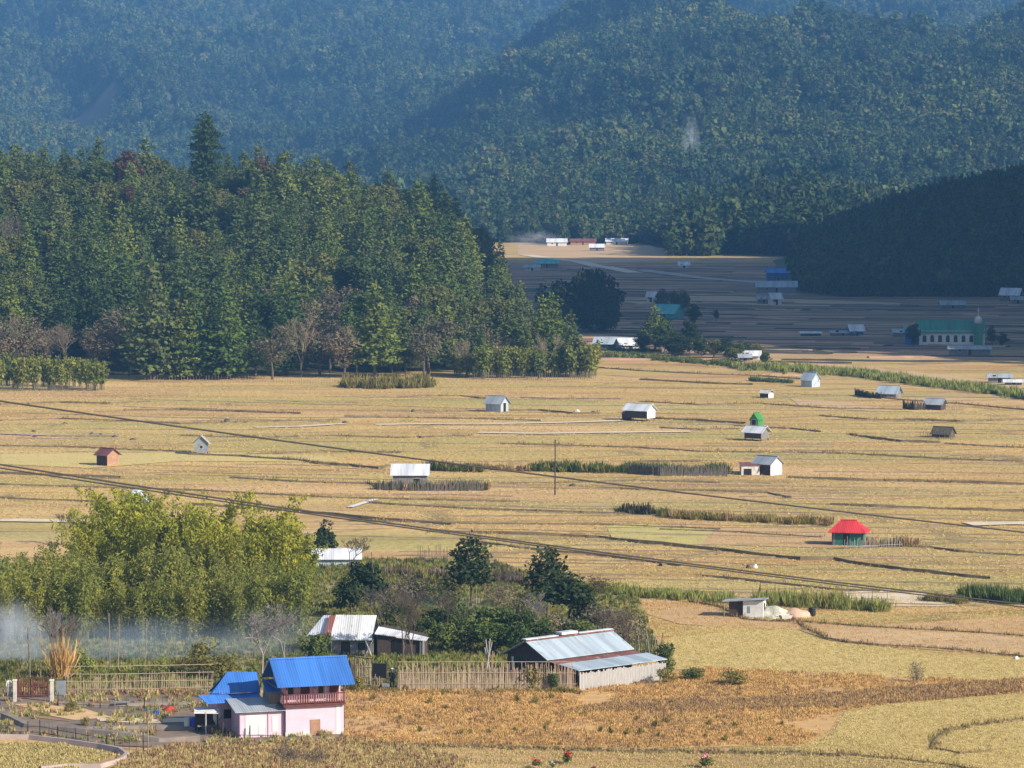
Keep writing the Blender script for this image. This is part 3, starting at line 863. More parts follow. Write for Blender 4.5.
BUNDS = [
 [(125,411),(180,410),(240,412),(300,414)], [(0,421),(60,419),(120,421),(180,424),(260,422),(340,420)],
 [(0,446),(60,447),(130,450),(190,452)], [(190,455),(240,457),(300,461),(315,464),(350,466),(378,469),(392,467)],
 [(0,485),(110,488),(200,491),(340,498),(420,500),(520,502)], [(0,498),(35,500),(70,501),(105,503)],
 [(190,505),(300,512),(380,520),(450,525)], [(368,503),(400,505),(470,509),(560,512),(640,515),(700,518),(760,519)],
 [(350,521),(480,524),(600,525),(720,530)], [(430,532),(500,534),(560,536),(600,538),(640,543),(681,547),(740,553),(801,560),(835,560),(870,566),(910,571),(950,575),(989,579)],
 [(905,547),(930,548),(960,552),(1024,556)], [(700,576),(740,580),(782,584),(835,590),(880,592)],
 [(640,380),(681,382),(715,384),(752,385)], [(560,362),(600,368),(640,371),(700,374),(760,376),(800,379)],
 [(767,428),(790,429),(820,432)], [(850,435),(876,439),(902,442),(940,443)], [(945,444),(977,446),(1024,448)],
 [(500,444),(573,446),(640,448),(700,452),(809,453),(850,454),(902,457),(960,460),(1024,462)],
 [(788,478),(820,479),(865,481),(930,482),(992,484),(1024,485)], [(600,488),(640,490),(700,491),(767,493),(790,498)],
 [(345,417),(400,418),(470,419),(540,421)], [(500,411),(540,411),(573,414),(600,414)], [(520,398),(560,399),(620,399)],
 [(270,459),(300,460),(330,464),(362,467)], [(0,405),(60,403),(110,404),(150,402)],
 [(797,622),(805,629),(827,639),(850,643),(884,646),(940,649),(1015,656),(1024,657)],
 [(690,602),(720,607),(745,620),(775,622),(805,622),(860,627),(940,631),(1024,636)],
 [(350,745),(420,746),(480,747),(560,750),(640,753),(700,753),(767,754),(850,756),(902,760),(951,766),(980,772)],
 [(932,748),(932,743),(940,736),(952,731),(970,727),(1000,723),(1024,721)], [(932,749),(960,754),(990,752)],
 [(660,566),(681,560),(720,553)], [(860,395),(900,400),(960,404),(1024,410)], [(640,402),(700,405),(760,404),(840,409),(905,410)],
 [(640,418),(700,421),(745,424)], [(180,436),(260,438),(330,436),(400,438),(470,436)], [(400,397),(460,396),(485,399)],
 [(0,474),(60,476),(120,478)], [(230,478),(300,482),(370,484)], [(490,484),(560,483),(640,481),(720,483)],
 [(830,505),(900,508),(1024,512)], [(660,530),(740,533),(820,538)], [(250,455),(330,452),(400,453)], [(905,420),(960,422),(1024,420)],
 [(660,428),(700,430),(740,429)], [(820,416),(870,420),(930,421)], 
 [(640,462),(700,462)], [(460,540),(520,548),(600,556),(680,566)],
]
mb = MB()
brng = random.Random(3)
for i, b in enumerate(BUNDS):
    pts = [G(*q) for q in b]
    strip_mesh(mb, pts, .6 if b[0][1] < 600 else .3, (0.2 if i % 3 else .32) if b[0][1] < 600 else .16, i, .5)
MT['bund'] = mat('bund_grass', (0.22, 0.17, 0.09), (0.10, 0.075, 0.045), 0.5, kind='World', bump=.1)
tag(mb.build('earth_bank', MT['bund']), kind='structure')
# faint minor bunds scattered over the fields
mb = MB()
for k in range(110):
    py = 386 + 215 * (k + brng.random()) / 110; px = brng.uniform(-40, 1000); L = brng.uniform(80, 420) ; sl = brng.uniform(-.01, .03)
    if py > 480 and px < 330: px += 330
    pts = [G(px + L * t / 4, py + sl * L * t / 4 + brng.uniform(-.4, .4)) for t in range(5)]
    strip_mesh(mb, pts, .6, .11, 100 + k, .6)
tag(mb.build('field_ridge', mat('ridge_grass', (0.28, 0.21, 0.11), (0.15, 0.11, 0.06), 0.5, kind='World')), kind='structure')
PZ = [0.0, 0.0]
def patch(name, poly, m, z=0.02, kind='structure'):
    PZ[0] += .004; z = .008 + PZ[0]
    pts = [G(*q, z) for q in poly]
    me = bpy.data.meshes.new(name); me.from_pydata([tuple(p) for p in pts], [], [tuple(range(len(pts)))]); me.materials.append(m)
    o = link(name, me); tag(o, kind=kind); return o
def ribbon(name, pts, w, m, z=0.03):
    PZ[1] += .004; z = .12 + PZ[1]
    """a path of near constant ground width w (m)"""
    mb = MB(); P_ = resample([G(*q) for q in pts], 2); n = len(P_); V = []
    for i, p in enumerate(P_):
        d = (P_[min(n - 1, i + 1)] - P_[max(0, i - 1)]).normalized(); s = Vector((-d.y, d.x, 0)) * w / 2 * (1 + .25 * mnoise.noise(p * .4))
        V += [(p.x - s.x, p.y - s.y, z), (p.x + s.x, p.y + s.y, z)]
    mb.add(V, [(2 * i, 2 * i + 1, 2 * i + 3, 2 * i + 2) for i in range(n - 1)])
    o = mb.build(name, m); tag(o, kind='structure'); return o
# long light and dark plough strips of the shaded valley
for nm, m_, sd_ in (('stubble_strip', mat('pale_strip', (0.52, 0.30, 0.20), (0.38, 0.21, 0.14), .1, kind='World'), 1), ('plough_strip', mat('dark_strip', (0.07, 0.055, 0.04), (0.05, 0.04, 0.03), .1, kind='World'), 2)):
    mb = MB(); r2 = random.Random(sd_)
    for k in range(75):
        py = 264 + 98 * ((k + r2.random()) / 75) ** 1.1; x0 = max(560, 1040 - 520 * r2.random()) - (250 if r2.random() < .5 else 0)
        x0 = max(545, x0); L = r2.uniform(30, 200)
        if py < 300: L = min(L, 790 - x0)
        if L < 15: continue
        pts = [G(x0 + L * t / 4, py + r2.uniform(-.35, .35) + t * .4) for t in range(5)]
        strip_mesh(mb, pts, r2.uniform(2, 5), .12 + .002 * k, 300 + k, .5)
    tag(mb.build(nm, m_), kind='structure')
ribbon('path', [(375,425),(440,424),(500,424),(560,423),(622,421)], 2.6, MT['palepath'])
ribbon('path', [(0,434),(50,436),(120,436)], 1.6, MT['greypath'])
ribbon('path', [(478,433),(540,434),(600,433),(690,432)], 2.6, MT['palepath'])
ribbon('path', [(255,428),(300,427),(345,424)], 2.2, MT['palepath'], .034)
ribbon('path', [(0,521),(20,521),(70,522),(115,523)], 3.2, MT['palepath'])
ribbon('path', [(968,525),(1000,524),(1050,524)], 3.4, MT['palepath'])
ribbon('path', [(350,508),(366,503),(376,500)], .9, MT['white'], .05)
ribbon('path', [(526,255),(545,258),(580,262),(600,267)], 7, MT['palepath'])
ribbon('path', [(605,267),(635,273)], 7, MT['palepath'], .05)
ribbon('path', [(640,270),(700,278),(760,283),(790,284)], 7, MT['greypath'], .07)
ribbon('path', [(705,260),(730,261),(742,262)], 7, MT['greypath'], .07)
MT['dirt'] = mat('red_dirt', (0.52, 0.34, 0.17), (0.40, 0.25, 0.12), .15, kind='World', bump=.05)
MT['tanfield'] = mat('tan_field', (0.54, 0.38, 0.21), (0.42, 0.28, 0.15), .05, kind='World', vec=(.4, 2, 1))
patch('field', [(518,240),(600,241),(672,248),(664,260),(600,263),(540,258),(518,254)], MT['tanfield'], .04)
patch('field', [(612,300),(700,294),(790,299),(900,303),(900,306),(780,306),(700,302),(640,304)], MT['tanfield'], .04)  # tan ground colour stands in for sunlit strips across the shaded valley
patch('field', [(690,362),(740,360),(800,361),(900,370),(1024,384),(1024,390),(900,378),(800,370),(740,368)], MT['tanfield'], .03)
MT['f_orange'] = mat('orange_dry_ground', (0.60, 0.38, 0.15), (0.42, 0.25, 0.11), .5, kind='World', vec=(.6, 1, 1))
MT['f_green'] = mat('greenish_stubble', (0.58, 0.44, 0.19), (0.48, 0.37, 0.15), .8, kind='World', vec=(.6, 1, 1))
MT['f_brown'] = mat('brown_dry_ground', (0.34, 0.21, 0.11), (0.24, 0.15, 0.08), .6, kind='World')
MT['f_yard'] = mat('yard_soil', (0.24, 0.18, 0.135), (0.14, 0.11, 0.085), .7, kind='World', bump=.05)
MT['f_bush'] = mat('scrub_ground', (0.34, 0.28, 0.12), (0.20, 0.18, 0.07), .4, kind='World')
ORANGE = [(345,690),(520,688),(660,682),(700,668),(880,676),(1024,684),(1024,694),(900,702),(840,712),(830,730),(800,745),(640,748),(500,745),(345,742)]
GREEN_A = [(664,640),(700,626),(790,626),(820,642),(1024,662),(1024,684),(880,676),(700,668),(664,670)]
GREEN_B = [(845,712),(900,702),(1024,694),(1024,772),(960,768),(800,752),(832,735)]
BROWN = [(560,712),(620,702),(700,700),(800,697),(880,690),(960,684),(1024,680),(1024,692),(940,700),(840,708),(700,712)]
YARD = [(-20,690),(60,690),(150,690),(235,690),(345,715),(345,742),(200,748),(100,745),(-20,735)]
SCRUB = [(-20,640),(100,600),(310,560),(480,560),(640,600),(660,660),(500,690),(-20,690)]
patch('scrub_ground', SCRUB, MT['f_bush'], .012)
patch('field', ORANGE, MT['f_orange'], .02)
patch('field', GREEN_A, MT['f_green'], .016)
patch('field', GREEN_B, MT['f_green'], .028)
patch('field', BROWN, MT['f_brown'], .034)
patch('yard', YARD, MT['f_yard'], .04)
patch('field', [(640,612),(720,604),(745,620),(860,626),(1024,616),(1024,636),(860,632),(745,628),(680,624)], MT['dirt'], .02)
patch('field', [(800,630),(860,628),(1024,637),(1024,656),(884,646),(830,640)], MT['tanfield'], .024)
patch('field', [(845,592),(880,590),(960,596),(955,606),(890,606),(850,600)], MT['palepath'], .05)
patch('field', [(700,526),(840,530),(905,545),(830,548),(700,544),(690,536)], MT['dirt'], .02)
patch('field', [(790,398),(845,402),(880,408),(900,412),(850,410),(800,406)], MT['tanfield'], .04)
patch('field', [(0,454),(190,452),(330,456),(340,462),(180,461),(90,468),(0,464)], mat('yellow_stubble', (0.54, 0.43, 0.16), (0.48, 0.38, 0.15), .3, kind='World'), .02)
patch('field', [(606,526),(640,524),(716,528),(710,534),(700,546),(660,544),(630,541),(612,538)], mat('green_stubble', (0.48, 0.41, 0.15), (0.40, 0.35, 0.12), .3, kind='World'), .02)
# ---------------------------------------------------------------- stubble and tufts
def in_poly(x, y, poly):
    c = False; n = len(poly)
    for i in range(n):
        x1, y1 = poly[i]; x2, y2 = poly[i - 1]
        if (y1 > y) != (y2 > y) and x < (x2 - x1) * (y - y1) / (y2 - y1) + x1: c = not c
    return c
def tuft_src(m, h, n=14, w=.035, r=.18, k=3):
    return [np_mesh('tuft', *tuft_np(200 + i, h, n, r, w), [MT[m]]) for i in range(k)]
def scatter_poly(name, label, poly, n, srcs, smin=.7, smax=1.4, seed=1, clump=0.0, avoid=()):
    rng = np.random.default_rng(seed)
    xs = [q[0] for q in poly]; ys = [q[1] for q in poly]
    P_, r_, s_, i_ = [], [], [], []; tries = 0
    g0, g1 = G(0, max(ys)).y, G(0, min(ys)).y
    while len(P_) < n and tries < n * 12:
        tries += 1
        Y = rng.uniform(g0, g1); py = YH + F * H / Y * 1.0
        # exact row of the ground point
        py = 384 - F * ((-H * CP + Y * SP) / (Y * CP + H * SP))
        px = rng.uniform(min(xs), max(xs))
        if not in_poly(px, py, poly) or any(in_poly(px, py, a) for a in avoid): continue
        g = G(px, py)
        if clump and mnoise.noise(Vector((g.x * .22, g.y * .12, seed))) + rng.normal() * .12 < clump - .35: continue
        P_.append((g.x, g.y, 0)); r_.append(rng.random() * 6.28); s_.append(rng.uniform(smin, smax)); i_.append(rng.integers(0, len(srcs)))
    return stuff_instances(name, label, P_, r_, s_, i_, srcs)
scatter_poly('dry_grass', 'orange dry grass on the rough field in front of the barn', ORANGE, 15000, tuft_src('dryorange', .22, 14, .022), seed=2, clump=.12)
scatter_poly('brown_weeds', 'brown dead weeds in a band across the right foreground', BROWN, 6500, tuft_src('drybrown', .26, 14, .022) + tuft_src('dryorange', .24, 14, .022, k=2), seed=3)
scatter_poly('brown_weeds', 'brown weeds patched over the orange field', ORANGE, 1500, tuft_src('drybrown', .3, 14, .022), seed=13, clump=.42)
scatter_poly('stubble', 'greenish rice stubble on the field right of the barn', GREEN_A, 12000, tuft_src('strawgreen', .13, 9, .016, .2, 4), seed=4)
scatter_poly('stubble', 'greenish rice stubble on the bottom right field', GREEN_B, 12000, tuft_src('strawgreen', .13, 9, .016, .2, 4), seed=5)
FRONT = [(-20,742),(130,745),(345,742),(345,768),(345,790),(-20,790)]
scatter_poly('stubble', 'straw stubble along the bottom edge', [(345,744),(640,748),(800,747),(830,733),(960,770),(960,800),(345,800)], 8000, tuft_src('strawgreen', .17, 10, .02), seed=6)
scatter_poly('stubble', 'dry weeds in front of the blue roofed house', [(118,756),(180,746),(345,739),(420,748),(470,762),(430,800),(100,800)], 8000, tuft_src('strawgreen', .26, 12, .02, k=4) + tuft_src('drybrown', .32, k=1), seed=7)
scatter_poly('stubble', 'yellow stubble inside the curved kerb at the lower left', [(-20,745),(60,745),(112,756),(60,775),(-20,780)], 3000, tuft_src('strawgreen', .22), seed=8)
MID = [(-10,384),(600,378),(1034,408),(1034,600),(640,600),(480,550),(330,505),(-10,520)]
scatter_poly('stubble', 'dry straw stubble over the wide paddy fields', MID, 42000, tuft_src('straw', .17, 9, .05, .3, 3), .6, 1.2, seed=9)
scatter_poly('stubble', 'short straw stubble around the roadside shack and dirt bank', [(600,600),(1030,600),(1030,658),(884,648),(800,628),(660,640)], 6000, tuft_src('straw', .14, 9, .02, .25, 2) + tuft_src('dryorange', .16, 9, .02, .25, 2), seed=15)
# ragged grass on the bunds
rng = np.random.default_rng(31); P_, r_, s_, i_ = [], [], [], []
for b in BUNDS:
    for q in resample([G(*z) for z in b], .18 if b[0][1] > 600 else .6):
        if rng.random() < .2: continue
        P_.append((q.x + rng.normal() * .25, q.y + rng.normal() * .3, 0)); r_.append(rng.random() * 6.28); s_.append(rng.uniform(.3, 1.25) * (.9 if b[0][1] > 480 else 1.25)); i_.append(rng.integers(0, 5))
stuff_instances('bank_grass', 'ragged brown and olive grass along the field bunds', P_, r_, s_, i_, tuft_src('drybrown', .42, 16, .03, .3, 3) + tuft_src('olive', .42, 16, .03, .3, 2))
YG = [(640,560),(1034,580),(1034,600),(640,600)]
scatter_poly('weeds', 'mixed weeds on the grey soil of the house yard', YARD, 900, tuft_src('strawgreen', .4, k=1) + tuft_src('drybrown', .35, k=1) + tuft_src('reed', .35, k=1), seed=12, clump=.3)
scatter_poly('undergrowth', 'green and brown undergrowth behind the village fences', SCRUB, 15000, tuft_src('reed', .38, k=1) + tuft_src('bush', .38, k=2) + tuft_src('olive', .38, k=2), seed=14)
# belts of tall grass and shrubs
def belt(name, label, line, depth, h, dens, m, seed=1, leafw=.05, mixm=None, zero=0):
    pts = resample([G(*q) for q in line], 1.0); rng = np.random.default_rng(seed)
    srcs = [np_mesh('tall_tuft', *tuft_np(seed * 7 + i, 1.0, 40, .45, leafw * .55 / max(h, .1)), [MT[m]]) for i in range(3)]
    if mixm: srcs += [np_mesh('tall_tuft', *tuft_np(seed * 7 + 5, 1.0, 22, .45, leafw / max(h, .1)), [MT[mixm]])]
    P_, r_, s_, i_ = [], [], [], []
    for p in pts:
        for _ in range(dens):
            q = (p.x + rng.uniform(-.6, .6), p.y + rng.normal() * depth * .3, 0)
            k = 1 + .45 * mnoise.noise(Vector((q[0] * .3, q[1] * .3, seed)))
            P_.append(q); r_.append(rng.random() * 6.28); s_.append(h * .72 * k * rng.uniform(.35, 1.1)); i_.append(rng.integers(0, len(srcs)))
    return stuff_instances(name, label, P_, r_, s_, i_, srcs)
belt('reed_belt', 'long green belt of tall grass beyond the upper right huts', [(735,368),(800,371),(860,376),(930,385),(980,391),(1040,400)], 14, 2.0, 14, 'reed', 1, .16, 'bush')
belt('reed_belt', 'green grass belt left of the roadside shack', [(590,590),(640,596),(700,600),(725,601)], 4, 1.4, 14, 'reed', 2, .1, 'olive')
belt('reed_belt', 'tall green grass belt behind the white shack and gravel', [(762,604),(800,606),(850,609),(880,610)], 3, 2.0, 16, 'reed', 3, .1, 'olive')
belt('reed_belt', 'dark green bushes at the right edge above the dirt bank', [(968,598),(985,600),(1030,603)], 3, 1.9, 20, 'bush', 4, .14)
belt('reed_belt', 'low green tufts beside the pale dirt bank', [(925,600),(945,602),(962,604)], 2, 1.3, 10, 'olive', 5, .1)
belt('weed_hedge', 'olive weedy hedge left of the red roofed hut', [(668,517),(720,520),(770,522),(826,525)], 3, 1.4, 16, 'olive', 6, .1, 'drybrown')
belt('weed_hedge', 'dark olive shrubs behind the thin pole', [(530,470),(560,471),(600,472),(624,472)], 3, 1.9, 14, 'bush', 7, .16, 'olive')
belt('weed_hedge', 'low dark weeds right of the big white roof', [(428,470),(450,471),(478,472)], 2, 1.7, 14, 'bush', 8, .16, 'drybrown')
belt('weed_hedge', 'brown weeds between the white roof and the thin pole', [(470,468),(500,470),(530,471)], 3, 1.1, 8, 'drybrown', 9, .14, 'bush')
belt('weed_hedge', 'green scrub at the foot of the fields beyond the pine row', [(600,356),(640,358),(690,362),(735,366)], 10, 1.4, 12, 'bush', 10, .16, 'reed')
belt('weed_hedge', 'low olive hedge above the pale blue hut', [(753,381),(790,383)], 3, 1.1, 10, 'bush', 11, .14)
belt('weed_hedge', 'brown weed clumps right of the red roofed hut', [(868,545),(890,546),(910,546)], 2, 1.3, 12, 'drybrown', 12, .1, 'olive')
belt('weed_hedge', 'green grass along the far bank above the golden fields', [(588,350),(630,351),(660,352)], 8, 1.2, 8, 'bush', 13, .16)
belt('weed_hedge', 'dark red marigold row below the yard fence', [(95,693),(120,694),(150,694),(200,694)], 1.5, .6, 14, 'drybrown', 15, .06, 'dryorange')
belt('weed_hedge', 'dry weeds along the foot of the long bamboo fence', [(360,692),(440,694),(520,692),(575,693)], 1.5, .7, 10, 'olive', 16, .06, 'dryorange')
belt('weed_hedge', 'olive bushes at the right foot of the wood', [(345,387),(380,388),(430,387)], 6, 3.0, 8, 'olive', 17, .3)
belt('weed_hedge', 'grey green scrub under the thorn bushes in the village', [(395,575),(440,578),(500,580),(545,585)], 5, 1.6, 12, 'twig', 18, .1, 'olive')
belt('weed_hedge', 'bright leafy patch behind the yard fence', [(70,668),(120,671),(170,671)], 4, .9, 16, 'reed', 19, .1, 'olive')
belt('weed_hedge', 'yellow green weeds behind the long bamboo fence', [(385,662),(430,664),(500,664)], 4, .8, 16, 'reed', 20, .08, 'olive')

belt('weed_hedge', 'dark green hedge growing through the long stake row left of the slate roofed hut', [(628,472),(660,474),(700,474),(722,474)], 2, 2.0, 18, 'bush', 41, .12)
belt('weed_hedge', 'dark green hedge growing through the stakes around the wide white roofed hut', [(380,489),(410,490),(440,490),(484,490)], 1.5, 1.5, 14, 'bush', 42, .12, 'drybrown')
belt('weed_hedge', 'low green hedge below the small dark stake fence', [(622,513),(652,515),(664,516)], 1.5, 1.4, 14, 'bush', 43, .12)
belt('weed_hedge', 'low brown weeds between the village fence and the barn field edge', [(350,744),(450,747),(560,750),(700,752),(800,754)], 1.2, .35, 9, 'drybrown', 44, .05, 'olive')
# ---------------------------------------------------------------- buildings
def gable_hut(name, label, px, py, w, d, hw, rise, rz, wall, roof, cat='hut', over=.35, z0=0.0, axis='x', gable=None, door=None, windows=(), gm=None, post=True, group=None, trim=None, front=None):
    """px, py: middle of the near foot.  ridge along local x (axis='x') or y"""
    g = G(px, py); g.y += d * .4; rz = R(rz)
    t = thing(name, label, cat, g, rz, group)
    if axis == 'y': w, d = d, w
    X, Y = w / 2, d / 2
    inner = 0 if axis == 'x' else R(90)
    def put(mb, nm, m, par=None):
        o = mb.build(nm, MT[m], par or t)
        if par is None: o.rotation_euler = (0, 0, inner)
        return o
    b = MB().box(-X, X, -Y, Y, z0, hw)
    wl = put(b, 'wall', wall)
    gb = MB()
    for x0, x1 in ((-X, -X + .08), (X - .08, X)):
        vs = [(x0, -Y, hw), (x0, Y, hw), (x0, 0, hw + rise * .96), (x1, -Y, hw), (x1, Y, hw), (x1, 0, hw + rise * .96)]
        gb.add(vs, [(0, 1, 2), (5, 4, 3), (0, 3, 4, 1), (1, 4, 5, 2), (2, 5, 3, 0)])
    put(gb, 'gable', gm or wall)
    e = over; sl = rise / Y
    zf = hw - e * sl + .04
    for s in (-1, 1):
        mb = MB().slab((-X - e, s * (Y + e), zf), (X + e, s * (Y + e), zf), (X + e, 0, hw + rise + .04), (-X - e, 0, hw + rise + .04), .06)
        if s == 1: mb.v = mb.v
        put(mb, 'roof', roof)
    put(MB().box(-X - e, X + e, -.10, .10, hw + rise + .02, hw + rise + .09), 'ridge_cap', trim or roof)
    if z0 > 0.25 and post:
        for sx in (-1, 1):
            for sy in (-1, 1):
                put(MB().tube((sx * (X - .1), sy * (Y - .1), -.1), (sx * (X - .1), sy * (Y - .1), z0 + .02), .07), 'post', 'darkwood')
    def opening(nm, side, pos, ww, hh, zz, m, fr='offwhite'):
        q = MB(); f = MB()
        if side in 'fb':
            y = -Y - .02 if side == 'f' else Y + .02
            q.box(pos - ww / 2, pos + ww / 2, y - .015, y + .015, zz, zz + hh); f.box(pos - ww / 2 - .06, pos + ww / 2 + .06, y - .008, y + .008, zz - .06, zz + hh + .06)
        else:
            x = -X - .02 if side == 'l' else X + .02
            q.box(x - .015, x + .015, pos - ww / 2, pos + ww / 2, zz, zz + hh); f.box(x - .008, x + .008, pos - ww / 2 - .06, pos + ww / 2 + .06, zz - .06, zz + hh + .06)
        a = put(q, nm, m); f.build('frame', MT[fr], a)
    if front: put(MB().box(-X + .01, X - .01, -Y - .012, -Y - .001, z0, hw - .02), 'front_shade_panel', front)  # dark slab paints the shade of the front over the wall colour
    if door: opening('door', door[0], door[1], .8, min(1.7, hw - z0 - .15), z0 + .05, 'dark_open')
    for wn in windows: opening('window', wn[0], wn[1], wn[2], wn[3], wn[4], 'dark_open')
    t['foot'] = 1; del t['foot']
    return t
def shed_hut(name, label, px, py, w, d, hf, hb, rz, wall, roof, cat='shed', over=.35, open_front=False, door=None, windows=(), group=None):
    """single slope roof: hf height of the near eave, hb height of the rear"""
    g = G(px, py); g.y += d * .4
    t = thing(name, label, cat, g, R(rz), group)
    X, Y = w / 2, d / 2
    mb = MB()
    if open_front:
        mb.box(-X, X, Y - .08, Y, 0, hb - .05); mb.box(-X, -X + .08, -Y, Y - .08, 0, hf - .05)
        for x in (-X + .06, 0, X - .06): MB().tube((x, -Y + .06, -.1), (x, -Y + .06, hf), .06).build('post', MT['darkwood'], t)
    else:
        vs = [(-X, -Y, 0), (X, -Y, 0), (X, Y, 0), (-X, Y, 0), (-X, -Y, hf), (X, -Y, hf), (X, Y, hb), (-X, Y, hb)]
        mb.add(vs, [(0, 3, 2, 1), (4, 5, 6, 7), (0, 1, 5, 4), (1, 2, 6, 5), (2, 3, 7, 6), (3, 0, 4, 7)])
    mb.build('wall', MT[wall], t)
    sl = (hb - hf) / d; e = over
    MB().slab((-X - e, -Y - e, hf - e * sl + .06), (X + e, -Y - e, hf - e * sl + .06), (X + e, Y + e, hb + e * sl + .06), (-X - e, Y + e, hb + e * sl + .06), .05).build('roof', MT[roof], t)
    for nm, pos, ww, hh, zz in ([('door', *door)] if door else []) + [('window', *q) for q in windows]:
        q = MB().box(pos - ww / 2, pos + ww / 2, -Y - .035, -Y - .005, zz, zz + hh).build(nm, MT['dark_open'], t)
        MB().box(pos - ww / 2 - .07, pos + ww / 2 + .07, -Y - .02, -Y - .001, zz + hh, zz + hh + .07).build('frame', MT['offwhite'], q)
    return t
# golden field huts
gable_hut('field_hut', 'small hut with rusty striped roof and orange brown gable in the left fields', 107, 466, 2.3, 2.2, 1.75, .75, -42, 'brownwall', 'rusttin', over=.35, z0=.0, front='darkwood')
gable_hut('field_hut', 'grey gabled hut on low stilts with pale roof edges, left fields', 201, 455, 2.0, 2.4, 1.9, .95, 4, 'bluegrey', 'palewood', axis='y', over=.3, z0=.45, windows=(('l', 0, .4, .45, 1.0),))
gable_hut('field_hut', 'pale blue roofed hut half hidden behind the bamboo grove', 134, 517, 2.2, 2.2, 2.1, 1.1, -25, 'palebluetin', 'palebluetin', axis='y', over=.3)
t = shed_hut('field_hut', 'wide white sheet roofed hut inside a dark stake fence', 410, 487, 4.6, 3.0, 1.7, 2.7, 0, 'greywall', 'whitetin', 'hut', over=.35, windows=((.9, .8, .7, .5),))
gable_hut('field_hut', 'blue grey hut with white roof edge in the far middle field', 497, 412, 3.2, 2.4, 1.7, 1.1, -34, 'palebluetin', 'greytin', over=.35, gm='palebluetin', trim='white', door=('r', 0))
t = gable_hut('field_hut', 'white roofed hut on stilts with bright white gable, middle field', 640, 421, 4.4, 2.6, 2.0, .9, -34, 'greywall', 'whitetin', over=.4, gm='white', z0=.5, front='darkwood')
MB().box(2.21, 2.27, -1.3, 1.3, .5, 2.0).build('end_wall', MT['white'], t)
shed_hut('lean_shed', 'low dark shed at the left side of the stilted white roofed hut', 627, 420, 1.5, 1.4, 1.0, 1.3, -10, 'darkwood', 'greywall', over=.1)
gable_hut('field_hut', 'tall narrow hut with bright green roof and dark side', 757, 427, 1.5, 1.8, 1.3, 1.0, -35, 'greentin', 'greentin', over=.12, gm='greentin', axis='y', door=('l', 0))
t = gable_hut('field_hut', 'pale roofed granary on stilts below the green hut', 757, 441, 3.1, 2.3, 1.55, .75, -36, 'greywall', 'whitetin', over=.42, z0=.4, gm='wood', front='darkwood')
t = gable_hut('field_hut', 'hut with slate blue roof and bright white walls, right of the dark hedge', 768, 475, 3.1, 2.6, 1.7, .9, -42, 'white', 'greytin', over=.3, gm='white', front='darkwood')
shed_hut('lean_shed', 'open white panelled lean-to at the left of the slate roofed hut', 750, 475, 2.6, 1.7, 1.35, 1.6, 4, 'offwhite', 'rusttin', over=.15, door=(-.4, 1.1, .9, 0))
gable_hut('field_hut', 'tiny black and white hut beside a dry bank, upper right fields', 767, 398, 1.9, 1.7, 1.0, .5, -38, 'white', 'offwhite', over=.25, gm='darkwood', front='darkwood')
gable_hut('field_hut', 'light blue roofed hut touching the green grass belt', 811, 387, 2.6, 2.6, 1.5, 1.35, -42, 'palebluetin', 'palebluetin', over=.25, axis='x')
t = gable_hut('field_hut', 'pale blue peaked hut with a dark stake fence on its left', 890, 398, 3.6, 2.6, 1.1, 1.15, -28, 'greywall', 'palebluetin', over=.4)
t = gable_hut('field_hut', 'grey roofed dark hut among stakes, near the right edge', 936, 410, 3.0, 2.4, 1.2, .75, -28, 'darkwood', 'greytin', over=.4)
# red hut: hip roof
def hip_hut():
    g = G(850, 546); g.y += 1.1
    t = thing('red_roof_hut', 'hut with bright red hipped roof and green walls behind a stake fence', 'hut', g, R(-14))
    X, Y = 1.75, 1.2
    MB().box(-X, X, -Y, Y, 0, 1.75).build('wall', MT['greenwall'], t)
    MB().box(-X - .012, -X + .3, -Y - .012, Y + .012, 0, 1.7).build('side_wall', MT['greywall'], t)
    e = .5; a = [(-X - e, -Y - e, 1.6), (X + e, -Y - e, 1.6), (X + e, Y + e, 1.6), (-X - e, Y + e, 1.6)]; r0, r1 = (-.95, 0, 2.85), (.85, 0, 2.85)
    mb = MB().add(a + [r0, r1] + [(p[0], p[1], p[2] - .06) for p in a], [(0, 1, 5, 4), (1, 2, 5), (2, 3, 4, 5), (3, 0, 4), (9, 8, 7, 6), (0, 6, 7, 1), (1, 7, 8, 2), (2, 8, 9, 3), (3, 9, 6, 0)])
    mb.build('roof', MT['redtin'], t)
    MB().box(-1.0, .9, -.09, .09, 2.82, 2.93).build('ridge_cap', MT['redtin'], t)
    d = MB().box(-.5, .2, -Y - .03, -Y - .004, .05, 1.5).build('door', MT['dark_open'], t)
    for x in (-X, X): MB().box(x - .06, x + .06, -Y - .06, -Y + .06, 0, 1.76).build('post', MT['darkwood'], t)
hip_hut()
# thatched low hut
t = gable_hut('thatch_shelter', 'dark low thatched hut ringed by thin sticks, right side of the fields', 944, 438, 3.0, 2.3, .75, .95, -30, 'thatch', 'thatch', 'shelter', over=.25, door=('f', .3))
rnd = random.Random(4); mb = MB()
for i in range(18):
    x = -3.4 + 5.6 * i / 17; mb.tube((x, -1.9 + .4 * x * -.5, -.1), (x + rnd.uniform(-.1, .1), -1.9 + .4 * x * -.5, rnd.uniform(.8, 1.5)), .035, n=4)
mb.build('sticks', MT['darkwood'], t)
